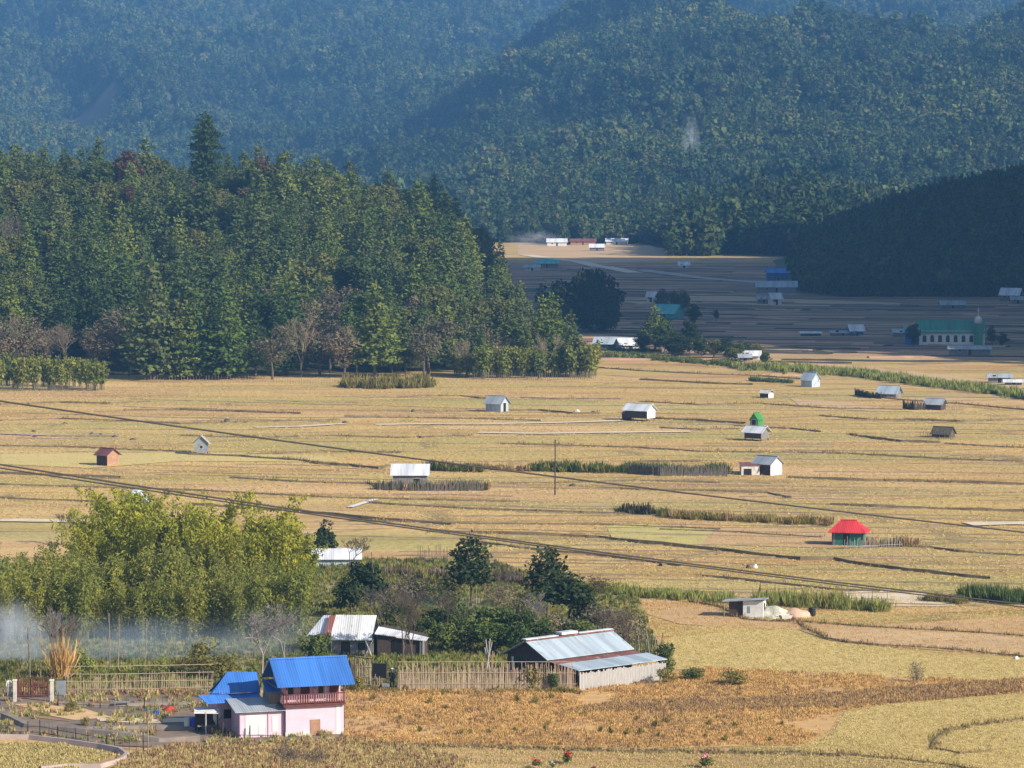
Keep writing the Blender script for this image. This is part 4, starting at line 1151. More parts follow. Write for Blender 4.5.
# roadside white shack
def shack():
    g = G(745, 618); t = thing('roadside_shack', 'flat roofed shack with white right half and dark left half', 'shack', g, R(-12))
    MB().add([(-.2, 0, .1), (1.75, 0, .1), (1.75, 2, .1), (-.2, 2, .1), (-.2, 0, 1.65), (1.75, 0, 1.65), (1.75, 2, 1.5), (-.2, 2, 1.5)], [(0, 3, 2, 1), (4, 5, 6, 7), (0, 1, 5, 4), (1, 2, 6, 5), (2, 3, 7, 6), (3, 0, 4, 7)]).build('front_room', MT['white'], t)
    MB().box(-1.6, -.21, .25, 1.95, .1, 1.55).build('dark_room', MT['darkwood'], t)
    MB().slab((-2.2, -.35, 1.62), (2.0, -.35, 1.92), (2.0, 2.3, 1.75), (-2.2, 2.3, 1.5), .07).build('roof', MT['greytin'], t)
    MB().box(.25, .5, -.03, -.002, .5, 1.15).build('window', MT['bluegrey'], t)
    MB().box(1.755, 1.78, .5, 1.2, .3, 1.4).build('door', MT['dark_open'], t)
    MB().box(-.25, 1.8, -.05, 2.05, -.05, .1).build('plinth', MT['concrete'], t)
    MB().tube((-2.0, -.2, 0), (-2.0, -.2, 1.6), .05).build('post', MT['wood'], t)
shack()
# ---- village: blue roofed house
MT['pinkrail'] = mat('faded_rail_paint', (0.42, 0.24, 0.25), (0.30, 0.15, 0.16), 4)
def blue_house():
    g = G(286, 737)
    t = thing('blue_roof_house', 'two storey pink house with bright blue roofs, wooden balcony and grey roofed annex', 'house', g, R(17))
    W, D = 4.55, 4.3
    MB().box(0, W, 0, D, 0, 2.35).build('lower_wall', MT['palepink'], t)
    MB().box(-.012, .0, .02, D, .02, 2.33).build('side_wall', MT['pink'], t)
    MB().box(0, W, 1.0, D - .01, 2.5, 4.25).build('upper_wall', MT['pink'], t)
    MB().box(-.25, W + .1, -.35, D, 2.35, 2.5).build('balcony_floor', MT['redwood'], t)
    MB().box(-.05, W + .02, -.02, .02, 0, .35).build('plinth', MT['offwhite'], t)
    # gable walls
    for x0, x1, nm in ((0, .07, 'gable'), (W - .07, W, 'gable')):
        MB().add([(x0, 0, 4.25), (x0, D, 4.25), (x0, D / 2, 5.55), (x1, 0, 4.25), (x1, D, 4.25), (x1, D / 2, 5.55)], [(0, 1, 2), (5, 4, 3), (0, 3, 4, 1), (1, 4, 5, 2), (2, 5, 3, 0)]).build(nm, MT['wood'], t)
    e = .55
    for s in (0, 1):
        ye = -e - .1 if s == 0 else D + e
        r = MB().slab((-.8, ye, 3.98), (W + .75, ye, 3.98), (W + .75, D / 2, 5.72), (-.8, D / 2, 5.72), .07).build('main_roof', MT['bluetin'], t)
    MB().box(-.85, W + .8, D / 2 - .14, D / 2 + .14, 5.69, 5.78).build('ridge_cap', MT['bluetin2'], t)
    MB().box(-.84, -.78, -e, D + e, 3.86, 3.9).build('barge_board', MT['wood'], t)
    mb = MB()
    for (x, y) in ((0.0, -.28), (W - .05, -.28), (W * .48, -.28)): MB().box(x - .05, x + .05, y - .05, y + .05, 2.5, 4.15).build('post', MT['redwood'], t)
    r = MB().box(-.2, W + .05, -.33, -.27, 3.22, 3.30); r.box(-.2, W + .05, -.33, -.27, 2.58, 2.64)
    r.box(-.22, -.16, -.3, 1.0, 3.22, 3.30)
    rl = r.build('balcony_railing', MT['redwood'], t)
    m = MB()
    for i in range(26): x = -.16 + (W + .2) * i / 25; m.box(x - .035, x + .035, -.32, -.28, 2.64, 3.22)
    for i in range(7): y = -.2 + 1.15 * i / 6; m.box(-.215, -.175, y - .06, y + .06, 2.52, 3.22)
    m.build('balusters', MT['pinkrail'], rl)
    for x, wd, z0, z1, nm, mm in ((.62, .42, 3.05, 3.75, 'window', 'dark_open'), (1.75, .72, 2.52, 3.95, 'door', 'redwood'), (3.0, .36, 3.1, 3.85, 'window', 'dark_open'), (4.05, .72, 2.52, 4.0, 'door', 'redwood')):
        MB().box(x - wd / 2, x + wd / 2, .955, .995, z0, z1).build(nm, MT[mm], t)
    MB().box(3.28, 3.42, .95, .99, 2.6, 3.9).build('pale_panel', MT['white'], t)
    d = MB().box(1.9, 2.7, -.04, -.005, .05, 1.25).build('lower_door', MT['brownwall'], t)
    MB().box(3.95, 4.25, -.03, -.006, .0, 2.3).build('drain_strip', MT['white'], t)
    # annex with grey roof
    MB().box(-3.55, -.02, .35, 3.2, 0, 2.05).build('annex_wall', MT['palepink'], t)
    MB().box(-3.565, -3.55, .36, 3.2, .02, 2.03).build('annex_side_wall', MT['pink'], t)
    MB().slab((-3.95, 0.0, 2.08), (.0, 0.0, 2.08), (.0, 3.4, 2.62), (-3.95, 3.4, 2.62), .06).build('annex_roof', MT['greytin'], t)
    MB().box(-3.1, -1.55, .315, .345, .25, 1.75).build('annex_door', MT['white'], t)
    MB().box(-1.0, -.55, .315, .345, .4, 1.6).build('annex_window', MT['white'], t)
    for x in (-3.5, -1.3, -.1): MB().box(x - .04, x + .04, .29, .349, 0, 2.03).build('post', MT['pink'], t)
    # wing with two blue roofs, behind the annex
    MB().box(-4.6, -1.05, 3.9, 7.0, 0, 2.35).build('wing_wall', MT['pink'], t)
    MB().box(-4.615, -4.6, 4.6, 5.2, .1, 1.8).build('door', MT['dark_open'], t)
    MB().box(-4.0, -3.4, 3.87, 3.898, 1.0, 1.7).build('window', MT['dark_open'], t)
    MB().slab((-5.5, 3.0, 2.40), (-1.2, 3.0, 2.45), (-1.0, 4.7, 2.78), (-5.9, 4.7, 2.78), .06).build('porch_roof', MT['bluetin2'], t)
    MB().slab((-4.75, 4.55, 2.95), (-1.0, 4.3, 2.9), (-.9, 6.0, 4.2), (-3.2, 6.3, 4.25), .06).build('wing_roof', MT['bluetin'], t)
    MB().slab((-3.2, 6.3, 4.23), (-.9, 6.0, 4.18), (-.9, 7.6, 2.8), (-4.4, 7.6, 2.6), .06).build('wing_roof', MT['bluetin'], t)
    MB().add([(-4.6, 4.6, 2.35), (-4.6, 7.0, 2.35), (-3.2, 6.2, 4.1), (-4.5, 4.6, 2.35), (-4.5, 7.0, 2.35), (-3.1, 6.2, 4.1)], [(0, 1, 2), (5, 4, 3), (0, 3, 4, 1), (1, 4, 5, 2), (2, 5, 3, 0)]).build('wing_gable', MT['bluetin2'], t)
    MB().add([(-1.1, 4.6, 2.35), (-1.1, 7.0, 2.35), (-1.1, 6.1, 4.1), (-1.05, 4.6, 2.35), (-1.05, 7.0, 2.35), (-1.05, 6.1, 4.1)], [(0, 1, 2), (5, 4, 3), (0, 3, 4, 1), (1, 4, 5, 2), (2, 5, 3, 0)]).build('wing_gable', MT['wood'], t)
    MB().slab((-1.3, 1.0, 3.35), (-.1, 1.0, 3.35), (-.1, 3.9, 3.9), (-1.0, 3.9, 3.9), .05).build('stair_roof', MT['bluetin'], t)
    MB().box(-.9, -.03, 1.6, 3.8, 2.0, 3.3).build('stair_wall', MT['wood'], t)
blue_house()
# ---- barn
def barn():
    g = G(577, 691)
    t = thing('barn', 'long dark barn with patched grey tin roofs and pale plank side', 'barn', g, R(41))
    L = 9.3
    MB().box(0, L, 3.3, 8.8, 0, 2.3).build('wall', MT['darkwood'], t)
    for x0 in (0, L - .08):
        MB().add([(x0, 3.3, 2.3), (x0, 8.8, 2.3), (x0, 6.05, 3.45), (x0 + .08, 3.3, 2.3), (x0 + .08, 8.8, 2.3), (x0 + .08, 6.05, 3.45)], [(0, 1, 2), (5, 4, 3), (0, 3, 4, 1), (1, 4, 5, 2), (2, 5, 3, 0)]).build('gable', MT['darkwood'], t)
    MB().slab((-.5, 3.2, 2.3), (L + .2, 3.2, 2.3), (L + .2, 6.05, 3.62), (-.5, 6.05, 3.62), .06).build('roof', MT['palebluetin'], t)
    MB().slab((-.5, 9.3, 2.1), (L + .2, 9.3, 2.1), (L + .2, 6.05, 3.6), (-.5, 6.05, 3.6), .06).build('roof', MT['palebluetin'], t)
    c = MB().box(-.5, L + .2, 5.75, 6.3, 3.60, 3.68).build('ridge_cap', MT['rusttin'], t)
    MB().box(-.5, 3.2, 5.85, 6.4, 3.685, 3.74).build('ridge_sheet', MT['whitetin'], t)
    MB().box(3.5, 5.3, 5.8, 6.6, 3.74, 3.95).build('ridge_vent', MT['whitetin'], t)
    MB().box(5.6, L + .2, 5.9, 6.4, 3.685, 3.74).build('ridge_sheet', MT['whitetin'], t)
    MB().slab((0.05, -.15, 1.72), (L + .9, -.15, 1.72), (L + .9, 2.35, 1.98), (0.05, 2.35, 1.98), .06).build('lean_to_roof', MT['palebluetin'], t)
    MB().slab((-.1, 2.3, 1.93), (L + .4, 2.3, 1.93), (L + .4, 3.28, 2.12), (-.1, 3.28, 2.12), .04).build('rusty_sheet', MT['rusttin'], t)
    for x in (.2, 2.5, 4.8, 7.1, L + .3): MB().box(x - .06, x + .06, 0, .12, 0, 1.68).build('post', MT['darkwood'], t)
    for x, nm in ((-.02, 'door'),): MB().box(-.035, -.005, 6.9, 7.8, .1, 1.9).build(nm, MT['dark_open'], t)
    MB().box(-.03, -.006, 8.0, 8.25, .9, 2.0).build('white_panel', MT['white'], t)
    rnd = random.Random(2); m = MB(); x = 0
    while x < L + .4:
        ww = rnd.uniform(.13, .2); m.box(x, x + ww - .02, -.32, -.28, 0, 1.5 + rnd.uniform(-.1, .1)); x += ww
    m.build('plank_side', MT['palewood'], t)
barn()
# ---- tin house behind the blue one
def tin_house():
    g = G(352, 657)
    t = thing('tin_roof_house', 'old wooden house with steep pale streaked tin roof behind the fence', 'house', g, R(-4))
    MB().box(-1.9, 1.9, .4, 4.2, 0, 1.7).build('wall', MT['greywall'], t)
    MB().slab((-2.0, 0.0, 1.55), (1.75, 0.0, 1.55), (1.95, 2.3, 3.45), (-1.7, 2.3, 3.45), .06).build('roof', MT['streaktin'], t)
    MB().slab((-2.0, 4.6, 1.6), (2.0, 4.6, 1.6), (1.95, 2.3, 3.43), (-1.7, 2.3, 3.43), .06).build('roof', MT['greytin'], t)
    MB().slab((-2.6, .3, 1.9), (-1.95, .3, 1.9), (-1.7, 2.2, 3.40), (-2.3, 2.2, 3.40), .05).build('rusty_sheet', MT['rusttin'], t)
    MB().slab((-4.2, 1.2, 1.7), (-2.5, .9, 2.0), (-2.2, 2.6, 3.4), (-2.9, 2.9, 3.3), .05).build('side_roof', MT['whitetin'], t)
    MB().box(-3.7, -1.95, 1.3, 3.6, 0, 1.75).build('side_room', MT['greywall'], t)
    MB().box(-1.0, -.2, .36, .395, .1, 1.3).build('door', MT['dark_open'], t)
    MB().box(.5, 1.1, .36, .395, .6, 1.2).build('window', MT['dark_open'], t)
    for x in (-1.85, 1.85): MB().tube((x, .05, 0), (x, .05, 1.55), .06).build('post', MT['wood'], t)
    MB().tube((1.2, -.7, 0.1), (1.9, .0, 1.6), .05).tube((1.9, -.9, 0.1), (1.2, .0, 1.5), .05).build('ladder', MT['offwhite'], t)
tin_house()
def lean_house():
    g = G(398, 658)
    t = thing('dark_shed', 'dark shed with a thin pale sloping roof between the tin house and the scrub', 'shed', g, R(-8))
    MB().add([(-1.9, .3, 0), (2.2, .3, 0), (2.2, 3.2, 0), (-1.9, 3.2, 0), (-1.9, .3, 2.0), (2.2, .3, 1.55), (2.2, 3.2, 1.75), (-1.9, 3.2, 2.5)], [(0, 3, 2, 1), (4, 5, 6, 7), (0, 1, 5, 4), (1, 2, 6, 5), (2, 3, 7, 6), (3, 0, 4, 7)]).build('wall', MT['darkwood'], t)
    MB().slab((-2.1, 0, 2.12), (-.2, 0, 1.95), (.3, 2.0, 2.1), (-2.1, 2.0, 2.5), .06).build('roof', MT['whitetin'], t)
    MB().slab((-.2, 0, 1.86), (2.5, 0, 1.6), (2.5, 1.4, 1.7), (.3, 2.0, 2.08), .06).build('roof', MT['streaktin'], t)
    MB().box(1.95, 2.1, .1, .22, 0, 1.5).build('post', MT['palewood'], t)
    MB().box(-.6, .3, .26, .295, 0, 1.5).build('door', MT['dark_open'], t)
    MB().box(2.2, 2.35, .0, .1, 0, 1.55).build('post', MT['palewood'], t)
lean_house()
gable_hut('low_house', 'low house with whitish roof beside the round dark evergreen', 336, 566, 4.8, 3.2, .95, .75, 3, 'palebluetin', 'whitetin', 'house', over=.35)
# ---- church
def church():
    g = G(952, 345); s = scale_at(345)
    t = thing('church', 'long church with green roof, white arched front and small domed belfry', 'church', g, R(-3))
    W, D = 15.5, 8
    MB().box(-W / 2, W / 2, 0, D, 0, 3.4).build('wall', MT['white'], t)
    for x0 in (-W / 2, W / 2 - .1):
        MB().add([(x0, 0, 3.4), (x0, D, 3.4), (x0, D / 2, 5.5), (x0 + .1, 0, 3.4), (x0 + .1, D, 3.4), (x0 + .1, D / 2, 5.5)], [(0, 1, 2), (5, 4, 3), (0, 3, 4, 1), (1, 4, 5, 2), (2, 5, 3, 0)]).build('gable', MT['white'], t)
    for y0, z0 in ((-.5, 3.0), (D + .5, 3.0)):
        MB().slab((-W / 2 - .4, y0, z0), (W / 2 + .4, y0, z0), (W / 2 + .4, D / 2, 5.75), (-W / 2 - .4, D / 2, 5.75), .1).build('roof', MT['churchtin'], t)
    for i in range(8):
        x = -W / 2 + 1.2 + i * 1.85
        MB().prism([(x - .45, .7)] + [(x + .45, .7), (x + .45, 1.9)] + [(x + .45 * math.cos(a), 1.9 + .45 * math.sin(a)) for a in (0.6, 1.2, 1.9, 2.5)] + [(x - .45, 1.9)], -.03, -.005).build('window', MT['dark_open'], t)
    b = MB().box(W / 2 - 2.6, W / 2 - .6, -1.3, .7, 0, 5.2).build('belfry', MT['churchtin'], t)
    import bmesh
    bm = bmesh.new(); bmesh.ops.create_uvsphere(bm, u_segments=16, v_segments=10, radius=1.0)
    me = bpy.data.meshes.new('dome'); bm.to_mesh(me); bm.free(); me.materials.append(MT['white']); d = link('dome', me, b, (W / 2 - 1.6, -.3, 5.9)); d.scale = (.95, .95, 1.15)
    MB().box(W / 2 - 1.66, W / 2 - 1.54, -.36, -.24, 6.8, 9.0).box(W / 2 - 2.0, W / 2 - 1.2, -.36, -.24, 8.2, 8.34).build('cross', MT['white'], b)
    MB().box(-W / 2 - 3.2, -W / 2 - .02, 1.0, 5, 0, 3.6).build('porch', MT['bluewall'], t)
    MB().slab((-W / 2 - 3.6, .5, 3.7), (-W / 2 - .0, .5, 3.7), (-W / 2 - .0, 5.4, 4.4), (-W / 2 - 3.6, 5.4, 4.4), .08).build('porch_roof', MT['churchtin'], t)
church()
def far_house(name, label, px, py, w, d, hw, rise, rz, wall, roof, **k):
    k.setdefault('windows', (('f', -w / 4, .7, .6, 1.0),)); k.setdefault('door', ('f', 0))
    gable_hut(name, label, px, py, w, d, hw, rise, rz, wall, roof, 'house', over=.5, **k)
far_house('far_house', 'long low whitish shed just in front of the green roofed church', 970, 356, 9, 3, 1.7, .5, -3, 'greywall', 'greytin')
far_house('far_house', 'white house with pale tin roof and long verandah below the blue one', 777, 293, 13, 6, 2.2, 1.7, -3, 'bluegrey', 'palebluetin')
far_house('far_house', 'blue house against the foot of the dark hill', 778, 281, 8, 5, 3.2, 1.4, 0, 'bluewall', 'bluetin2')
far_house('far_house', 'small white house with pale roof below the long verandah house', 775, 305, 3.2, 3.0, 2.2, 1.4, 20, 'white', 'whitetin')
far_house('far_house', 'grey low house left of the small white house', 764, 303, 3.6, 3.0, 1.4, .8, 0, 'greywall', 'greytin')
far_house('far_house', 'turquoise roofed house among dark trees in the shaded valley', 669, 319, 6.6, 5.5, 1.8, 2.2, -30, 'tealtin', 'tealtin')
far_house('far_house', 'tiny white house beside the trees left of the turquoise roof', 652, 302, 2.4, 2.4, 2.0, 1.2, -20, 'white', 'whitetin')
far_house('far_house', 'pale blue hut in the middle of the shaded fields', 856, 336, 3.2, 3, 1.6, 1.2, 10, 'bluewall', 'whitetin')
far_house('far_house', 'long low pale shelter left of the pale blue hut', 843, 336, 6, 2.5, .9, .4, 0, 'greywall', 'greytin')
far_house('far_house', 'long low tin shelter between the pale blue hut and the church', 908, 337, 7, 3, 1.3, .6, 0, 'greywall', 'palebluetin')
far_house('far_house', 'pale roofed farmhouse at the foot of the dark hill by the right edge', 1012, 301, 6, 4, 2.2, 1.8, -25, 'greywall', 'whitetin')
far_house('far_house', 'small brown outbuilding beside the right edge farmhouse', 1018, 304, 4, 3, 1.5, .8, 0, 'brownwall', 'greytin')
far_house('far_house', 'low bluish farmhouse in the shaded fields behind the church', 953, 309, 7, 4, 1.4, 1.0, 0, 'greywall', 'greytin')
far_house('far_house', 'grey open shed at the right end of the green grass belt', 1000, 383, 4.2, 2.4, 1.3, .5, -5, 'greywall', 'greytin')
far_house('far_house', 'white roofed low shelter beside the grey shed at the right edge', 1014, 385, 3.2, 2.0, .7, .3, -5, 'greywall', 'whitetin', windows=())
far_house('far_house', 'low house with whitish green roof at the foot of the big dark tree', 611, 349, 7.0, 4.5, 1.4, 1.3, -12, 'greywall', 'palebluetin')
far_house('far_house', 'pale house half hidden left of the dark hedge trees', 628, 350, 4.5, 4, 1.4, 1.3, 15, 'offwhite', 'whitetin')
far_house('far_house', 'sunlit white roofed cottage where the tree row ends', 752, 360, 3.4, 2.6, 1.2, .8, -10, 'offwhite', 'whitetin')
far_house('far_house', 'small cottage with flat pale roof beside the cottage at the tree row end', 745, 362, 2.2, 2.2, 1.2, .5, 0, 'greywall', 'greytin', windows=())
far_house('far_house', 'small white hut alone in the upper shaded fields', 684, 268, 4, 3, 1.4, 1.2, 0, 'white', 'whitetin')
far_house('far_house', 'long bright white roofed building at the head of the valley', 557, 246, 10, 5, 2.2, 1.6, 0, 'white', 'whitetin')
far_house('far_house', 'pale building with a wide roof on the sunny far field', 597, 251, 7, 4, 2, 1.4, 0, 'greywall', 'whitetin')
far_house('far_house', 'long white roofed house below the far wood', 617, 245, 11, 5, 2, 1.4, -4, 'offwhite', 'whitetin')
far_house('far_house', 'dark red roofed long house at the head of the valley', 583, 245, 13, 5, 2, 1.2, 0, 'brownwall', 'rusttin')
far_house('far_house', 'low teal roofed building under the pale road, beside the left wood', 547, 268, 9, 5, 2, 1.2, 0, 'greywall', 'tealtin')
far_house('far_house', 'pale low building nearest the left wood in the far valley', 532, 271, 6, 4, 1.6, 1.0, 0, 'offwhite', 'greytin')
far_house('far_house', 'whitish building in smoke at the tip of the left wood', 526, 241, 7, 4, 2.2, 1.4, 0, 'offwhite', 'whitetin')
shed_hut('plank_shelter', 'thin white roofed shelter low in the shaded fields', 811, 336, 5.0, 2.2, .7, .95, 0, 'greywall', 'whitetin', 'shelter', open_front=True)
# ---------------------------------------------------------------- fences
def fence(name, label, line, h, m, gap=.16, rails=2, rag=.25, thick=.03, post_gap=2.4, lean=.05, post_m=None, seed=0, group=None):
    pts = [G(*q) for q in line]; o0 = pts[0].copy()
    t = thing(name, label, 'fence', o0, 0, group)
    rnd = random.Random(seed + len(label)); pk, ra = MB(), MB()
    L = 0
    for a, b in zip(pts, pts[1:]):
        d = b - a; ln = d.length; u = d / ln; n = int(ln / gap)
        for i in range(n):
            p = a + u * (i * gap + rnd.uniform(-.03, .03)) - o0
            hh = h * (1 + rnd.uniform(-rag, rag))
            r = thick * rnd.uniform(.7, 1.3)
            pk.tube(p + Vector((0, 0, -.1)), p + Vector((rnd.gauss(0, lean), rnd.gauss(0, lean * .6), hh)), r, r * .7, 4)
        for k in range(rails):
            z = h * (.3 + .45 * k)
            s = Vector((u.y, -u.x, 0)) * .05
            if s.y > 0: s = -s
            ra.tube(a - o0 + Vector((0, 0, z)) + s, b - o0 + Vector((0, 0, z + rnd.uniform(-.04, .04))) + s, .028, n=4)
        if post_gap:
            for i in range(int(ln / post_gap) + 1):
                p = a + u * min(ln, i * post_gap) - o0
                MB().tube(p + Vector((0, .03, -.2)), p + Vector((rnd.gauss(0, .04), .03, h * rnd.uniform(1.02, 1.3))), .055, .045, 5).build('post', MT[post_m or 'darkwood'], t)
    pk.build('picket_panel', MT[m], t)
    if rails: ra.build('rail', MT[m], t)
    return t
fence('bamboo_fence', 'long split bamboo fence in front of the village, between the person and the barn', [(398,691),(440,691),(500,691),(576,691)], 2.05, 'bamboofence', .058, 3, .22, .036, 3.0)
fence('bamboo_fence', 'short bamboo fence piece between the blue roof and the dark gateway', [(350,682),(356,683),(372,684)], 1.9, 'bamboofence', .085, 3, .16, .035)
fence('bamboo_fence', 'low broken bamboo fence beside the waiting person', [(368,689),(384,690)], 1.2, 'bamboofence', .13, 1, .2, .03)
fence('yard_fence', 'grey bamboo yard fence running left of the blue roofs', [(66,694),(110,694),(160,693),(214,692)], 1.4, 'bamboofence', .13, 4, .35, .03, 4.0)
fence('yard_fence', 'low wire and stick fence across the grey yard', [(58,707),(100,709),(145,710),(190,708)], .95, 'darkwood', .75, 1, .2, .02, 4.0)
fence('yard_fence', 'dark net fence with black stakes sloping across the front yard', [(0,735),(40,736),(88,745),(115,750),(150,751)], 1.0, 'darkwood', .55, 2, .1, .02, 2.2)
fence('yard_fence', 'thin dark fence in front of the annex', [(222,738),(250,739),(280,740)], 1.0, 'darkwood', .6, 1, .15, .02, 2.4)
fence('stake_fence', 'dark leaning stakes behind the barn roof', [(612,657),(640,658),(662,659)], 2.2, 'darkwood', .2, 1, .25, .05, None, .12)
fence('stake_fence', 'pale leaning poles at the right end of the barn', [(640,660),(664,661)], 2.3, 'palewood', .5, 0, .2, .035, None, .18)
fence('stake_fence', 'dark stake fence around the wide white roofed hut', [(378,490),(410,491),(440,491),(485,491)], 1.35, 'greyfence', .14, 1, .2, .09, None, .08)
fence('stake_fence', 'short fence of upright poles in the golden field above the scrub', [(418,563),(435,563),(451,563)], 1.75, 'greyfence', .22, 1, .2, .05, None, .08)
fence('stake_fence', 'long dark grey stake hedge left of the slate roofed hut', [(628,474),(660,476),(700,476),(728,476)], 1.35, 'greyfence', .10, 1, .25, .09, 6, .08)
fence('stake_fence', 'thin pale stakes just left of the white lean-to', [(722,476),(729,476)], 1.5, 'palewood', .4, 0, .2, .03, None)
fence('stake_fence', 'short dark stake fence at the left end of the olive weed hedge', [(622,514),(640,515),(652,516)], 1.4, 'darkwood', .11, 1, .2, .09, None)
fence('stake_fence', 'dark fence running left from the pale blue peaked hut', [(855,395),(868,398),(882,399)], 1.1, 'darkwood', .11, 1, .2, .09, None)
fence('stake_fence', 'brown stake fence left of the hut near the right edge', [(903,409),(915,410),(926,410)], 1.4, 'darkwood', .12, 1, .25, .09, None)
fence('stake_fence', 'low stake fence right of the hut near the right edge', [(946,411),(965,411)], .9, 'wood', .2, 1, .25, .05, None)
fence('stake_fence', 'pale stake fence in front of the red roofed hut', [(845,549),(860,549),(880,548),(905,547)], 1.15, 'palewood', .2, 1, .3, .035, None, .06)
fence('stake_fence', 'low dark fence at the foot of the left wood, left end', [(0,391),(50,391),(105,391)], 1.4, 'greyfence', .35, 1, .2, .06, None)
fence('stake_fence', 'low fence beneath the young trees at the right foot of the wood', [(470,380),(540,380),(598,379)], 1.6, 'greyfence', .4, 1, .2, .06, None)
fence('stake_fence', 'thin fence along the foot of the left wood, middle', [(145,383),(200,383),(260,383),(340,385)], 1.3, 'wood', .6, 1, .25, .05, None)
# gate, gate posts, panel
def gate():
    a, b = G(18, 698), G(48, 698)
    t = thing('red_gate', 'dark red slatted gate left of the tan mat', 'gate', a, 0)
    L = b.x - a.x; r = MB()
    for z in (.15, .9, 1.65): r.box(0, L, -.04, .04, z, z + .08)
    r.build('frame', MT['redwood'], t)
    s = MB()
    for i in range(13): x = .06 + (L - .12) * i / 12; s.box(x - .05, x + .05, .045, .075, .1, 1.6)
    s.build('slats', MT['redwood'], t)
    for x in (0, L / 2, L): MB().box(x - .06, x + .06, -.07, .07, 0, 1.8).build('post', MT['redwood'], t)
gate()
def gpost(px, py, label):
    t = thing('gate_post', label, 'post', G(px, py), 0)
    MB().box(-.13, .13, -.13, .13, -.1, 1.75).build('shaft', MT['offwhite'], t)
    MB().box(-.17, .17, -.17, .17, 1.75, 1.85).build('cap', MT['white'], t)
gpost(52, 702, 'pale gate post at the right end of the red gate')
gpost(15, 702, 'pale gate post beside the standing person at the far left')
p = G(61, 696); t = thing('sheet_panel', 'dark blue grey sheet panel leaning by the gate post', 'panel', p, 0)
MB().box(-.38, .38, -.02, .02, .1, 1.35).build('sheet', MT['bluegrey'], t); MB().box(-.42, .42, -.035, -.022, 1.3, 1.38).build('frame', MT['darkwood'], t)
# tan mat, kerb wall
patch('path', [(14,704),(40,703),(62,702),(86,709),(112,717),(88,719),(75,720),(52,716),(30,709)], MT['tarp'], .07)
patch('path', [(14,706),(30,711),(52,718),(75,722),(40,718),(16,712)], MT['f_brown'], .08)
patch('path', [(96,718),(150,717),(186,718),(186,722),(140,723),(100,721)], MT['palepath'], .06)
MT['kerb'] = mat('pinkish_kerb', (0.42, 0.33, 0.30), (0.30, 0.24, 0.21), .8, kind='World')
def kerb():
    mb = MB(); pts = [G(*q) for q in [(-15,738),(30,739),(70,744),(100,748),(120,752),(127,757),(122,762),(100,768),(66,768),(40,771)]]
    strip_mesh(mb, pts, .55, .35, 5, .25)
    tag(mb.build('kerb', MT['kerb']), kind='structure')
kerb()
# dirt furrows and low banks of the yard
mb = MB()
for q, hh in (([(0,716),(30,727),(70,732),(120,738),(160,742),(200,741)], .4), ([(86,730),(140,728),(200,730)], .3), ([(60,705),(110,706),(200,705)], .3)):
    strip_mesh(mb, [G(*z) for z in q], 1.2, hh, 7, .6)
tag(mb.build('yard_bank', MT['greysoil']), kind='structure')
# open white roofed stall with barrel, crate, dish
def stall():
    g = G(207, 734); t = thing('yard_stall', 'small open stall with white flat roof on posts beside the annex', 'stall', g, R(8))
    MB().slab((-1.0, -.4, 1.72), (.95, -.4, 1.66), (1.0, 1.5, 1.82), (-.9, 1.5, 1.88), .05).build('roof', MT['white'], t)
    for x, y in ((-.1, -.3), (-.8, 1.3), (.85, 1.3), (.8, -.3)): MB().tube((x, y, -.1), (x, y, 1.75), .06).build('post', MT['palewood'] if x == -.1 else MT['darkwood'], t)
    MB().box(-.8, .8, 1.35, 1.4, .3, 1.5).build('back_panel', MT['darkwood'], t)
    MB().box(-.7, .7, .4, 1.0, .5, .56).build('shelf', MT['wood'], t)
stall()
def barrel(px, py, m, label, r=.3, h=.85):
    t = thing('barrel', label, 'barrel', G(px, py), 0)
    mb = MB(); k = 14
    prof = [(r * .9, 0), (r, .08), (r, h * .33), (r * 1.06, h * .36), (r, h * .4), (r, h * .63), (r * 1.06, h * .66), (r, h * .7), (r, h - .06), (r * .9, h)]
    V = [(q * math.cos(6.283 * i / k), q * math.sin(6.283 * i / k), z) for q, z in prof for i in range(k)]
    mb.add(V, [(j * k + i, j * k + (i + 1) % k, (j + 1) * k + (i + 1) % k, (j + 1) * k + i) for j in range(len(prof) - 1) for i in range(k)] + [tuple(range(k))[::-1], tuple(range(9 * k, 10 * k))])
    mb.build('drum', MT[m], t); MB().tube((0, 0, h - .01), (0, 0, h + .03), r * .8, n=12).build('lid', MT[m], t)
barrel(195, 730, 'blueplastic', 'bright blue barrel left of the white roofed stall', .38, 1.0)
barrel(187, 730, 'white', 'whitish drum at the left of the blue barrel', .22, .95)
barrel(812, 616, 'black', 'dark drum at the right end of the sand heap', .35, .8)
t = thing('satellite_dish', 'white round dish on a short mast beside the annex wall', 'dish', G(218, 732), R(35))
mb = MB(); k = 16; V = []; 
for j in range(5):
    q = .55 * j / 4
    V += [(q * .8 * math.cos(6.283 * i / k), -.35 * (1 - (q / .55) ** 2) * .4, q * math.sin(6.283 * i / k) * 1.15 + 1.25) for i in range(k)]
mb.add(V + [(x, y + .02, z) for x, y, z in V], [(j * k + i, j * k + (i + 1) % k, (j + 1) * k + (i + 1) % k, (j + 1) * k + i) for j in range(4) for i in range(k)] + [(5 * k + (j + 1) * k + i, 5 * k + (j + 1) * k + (i + 1) % k, 5 * k + j * k + (i + 1) % k, 5 * k + j * k + i) for j in range(4) for i in range(k)])
mb.build('reflector', MT['white'], t); MB().tube((0, .08, 0), (0, .08, 1.25), .03).build('mast', MT['darkwood'], t); MB().tube((0, -.1, .9), (0, -.55, 1.2), .015).build('arm', MT['darkwood'], t)
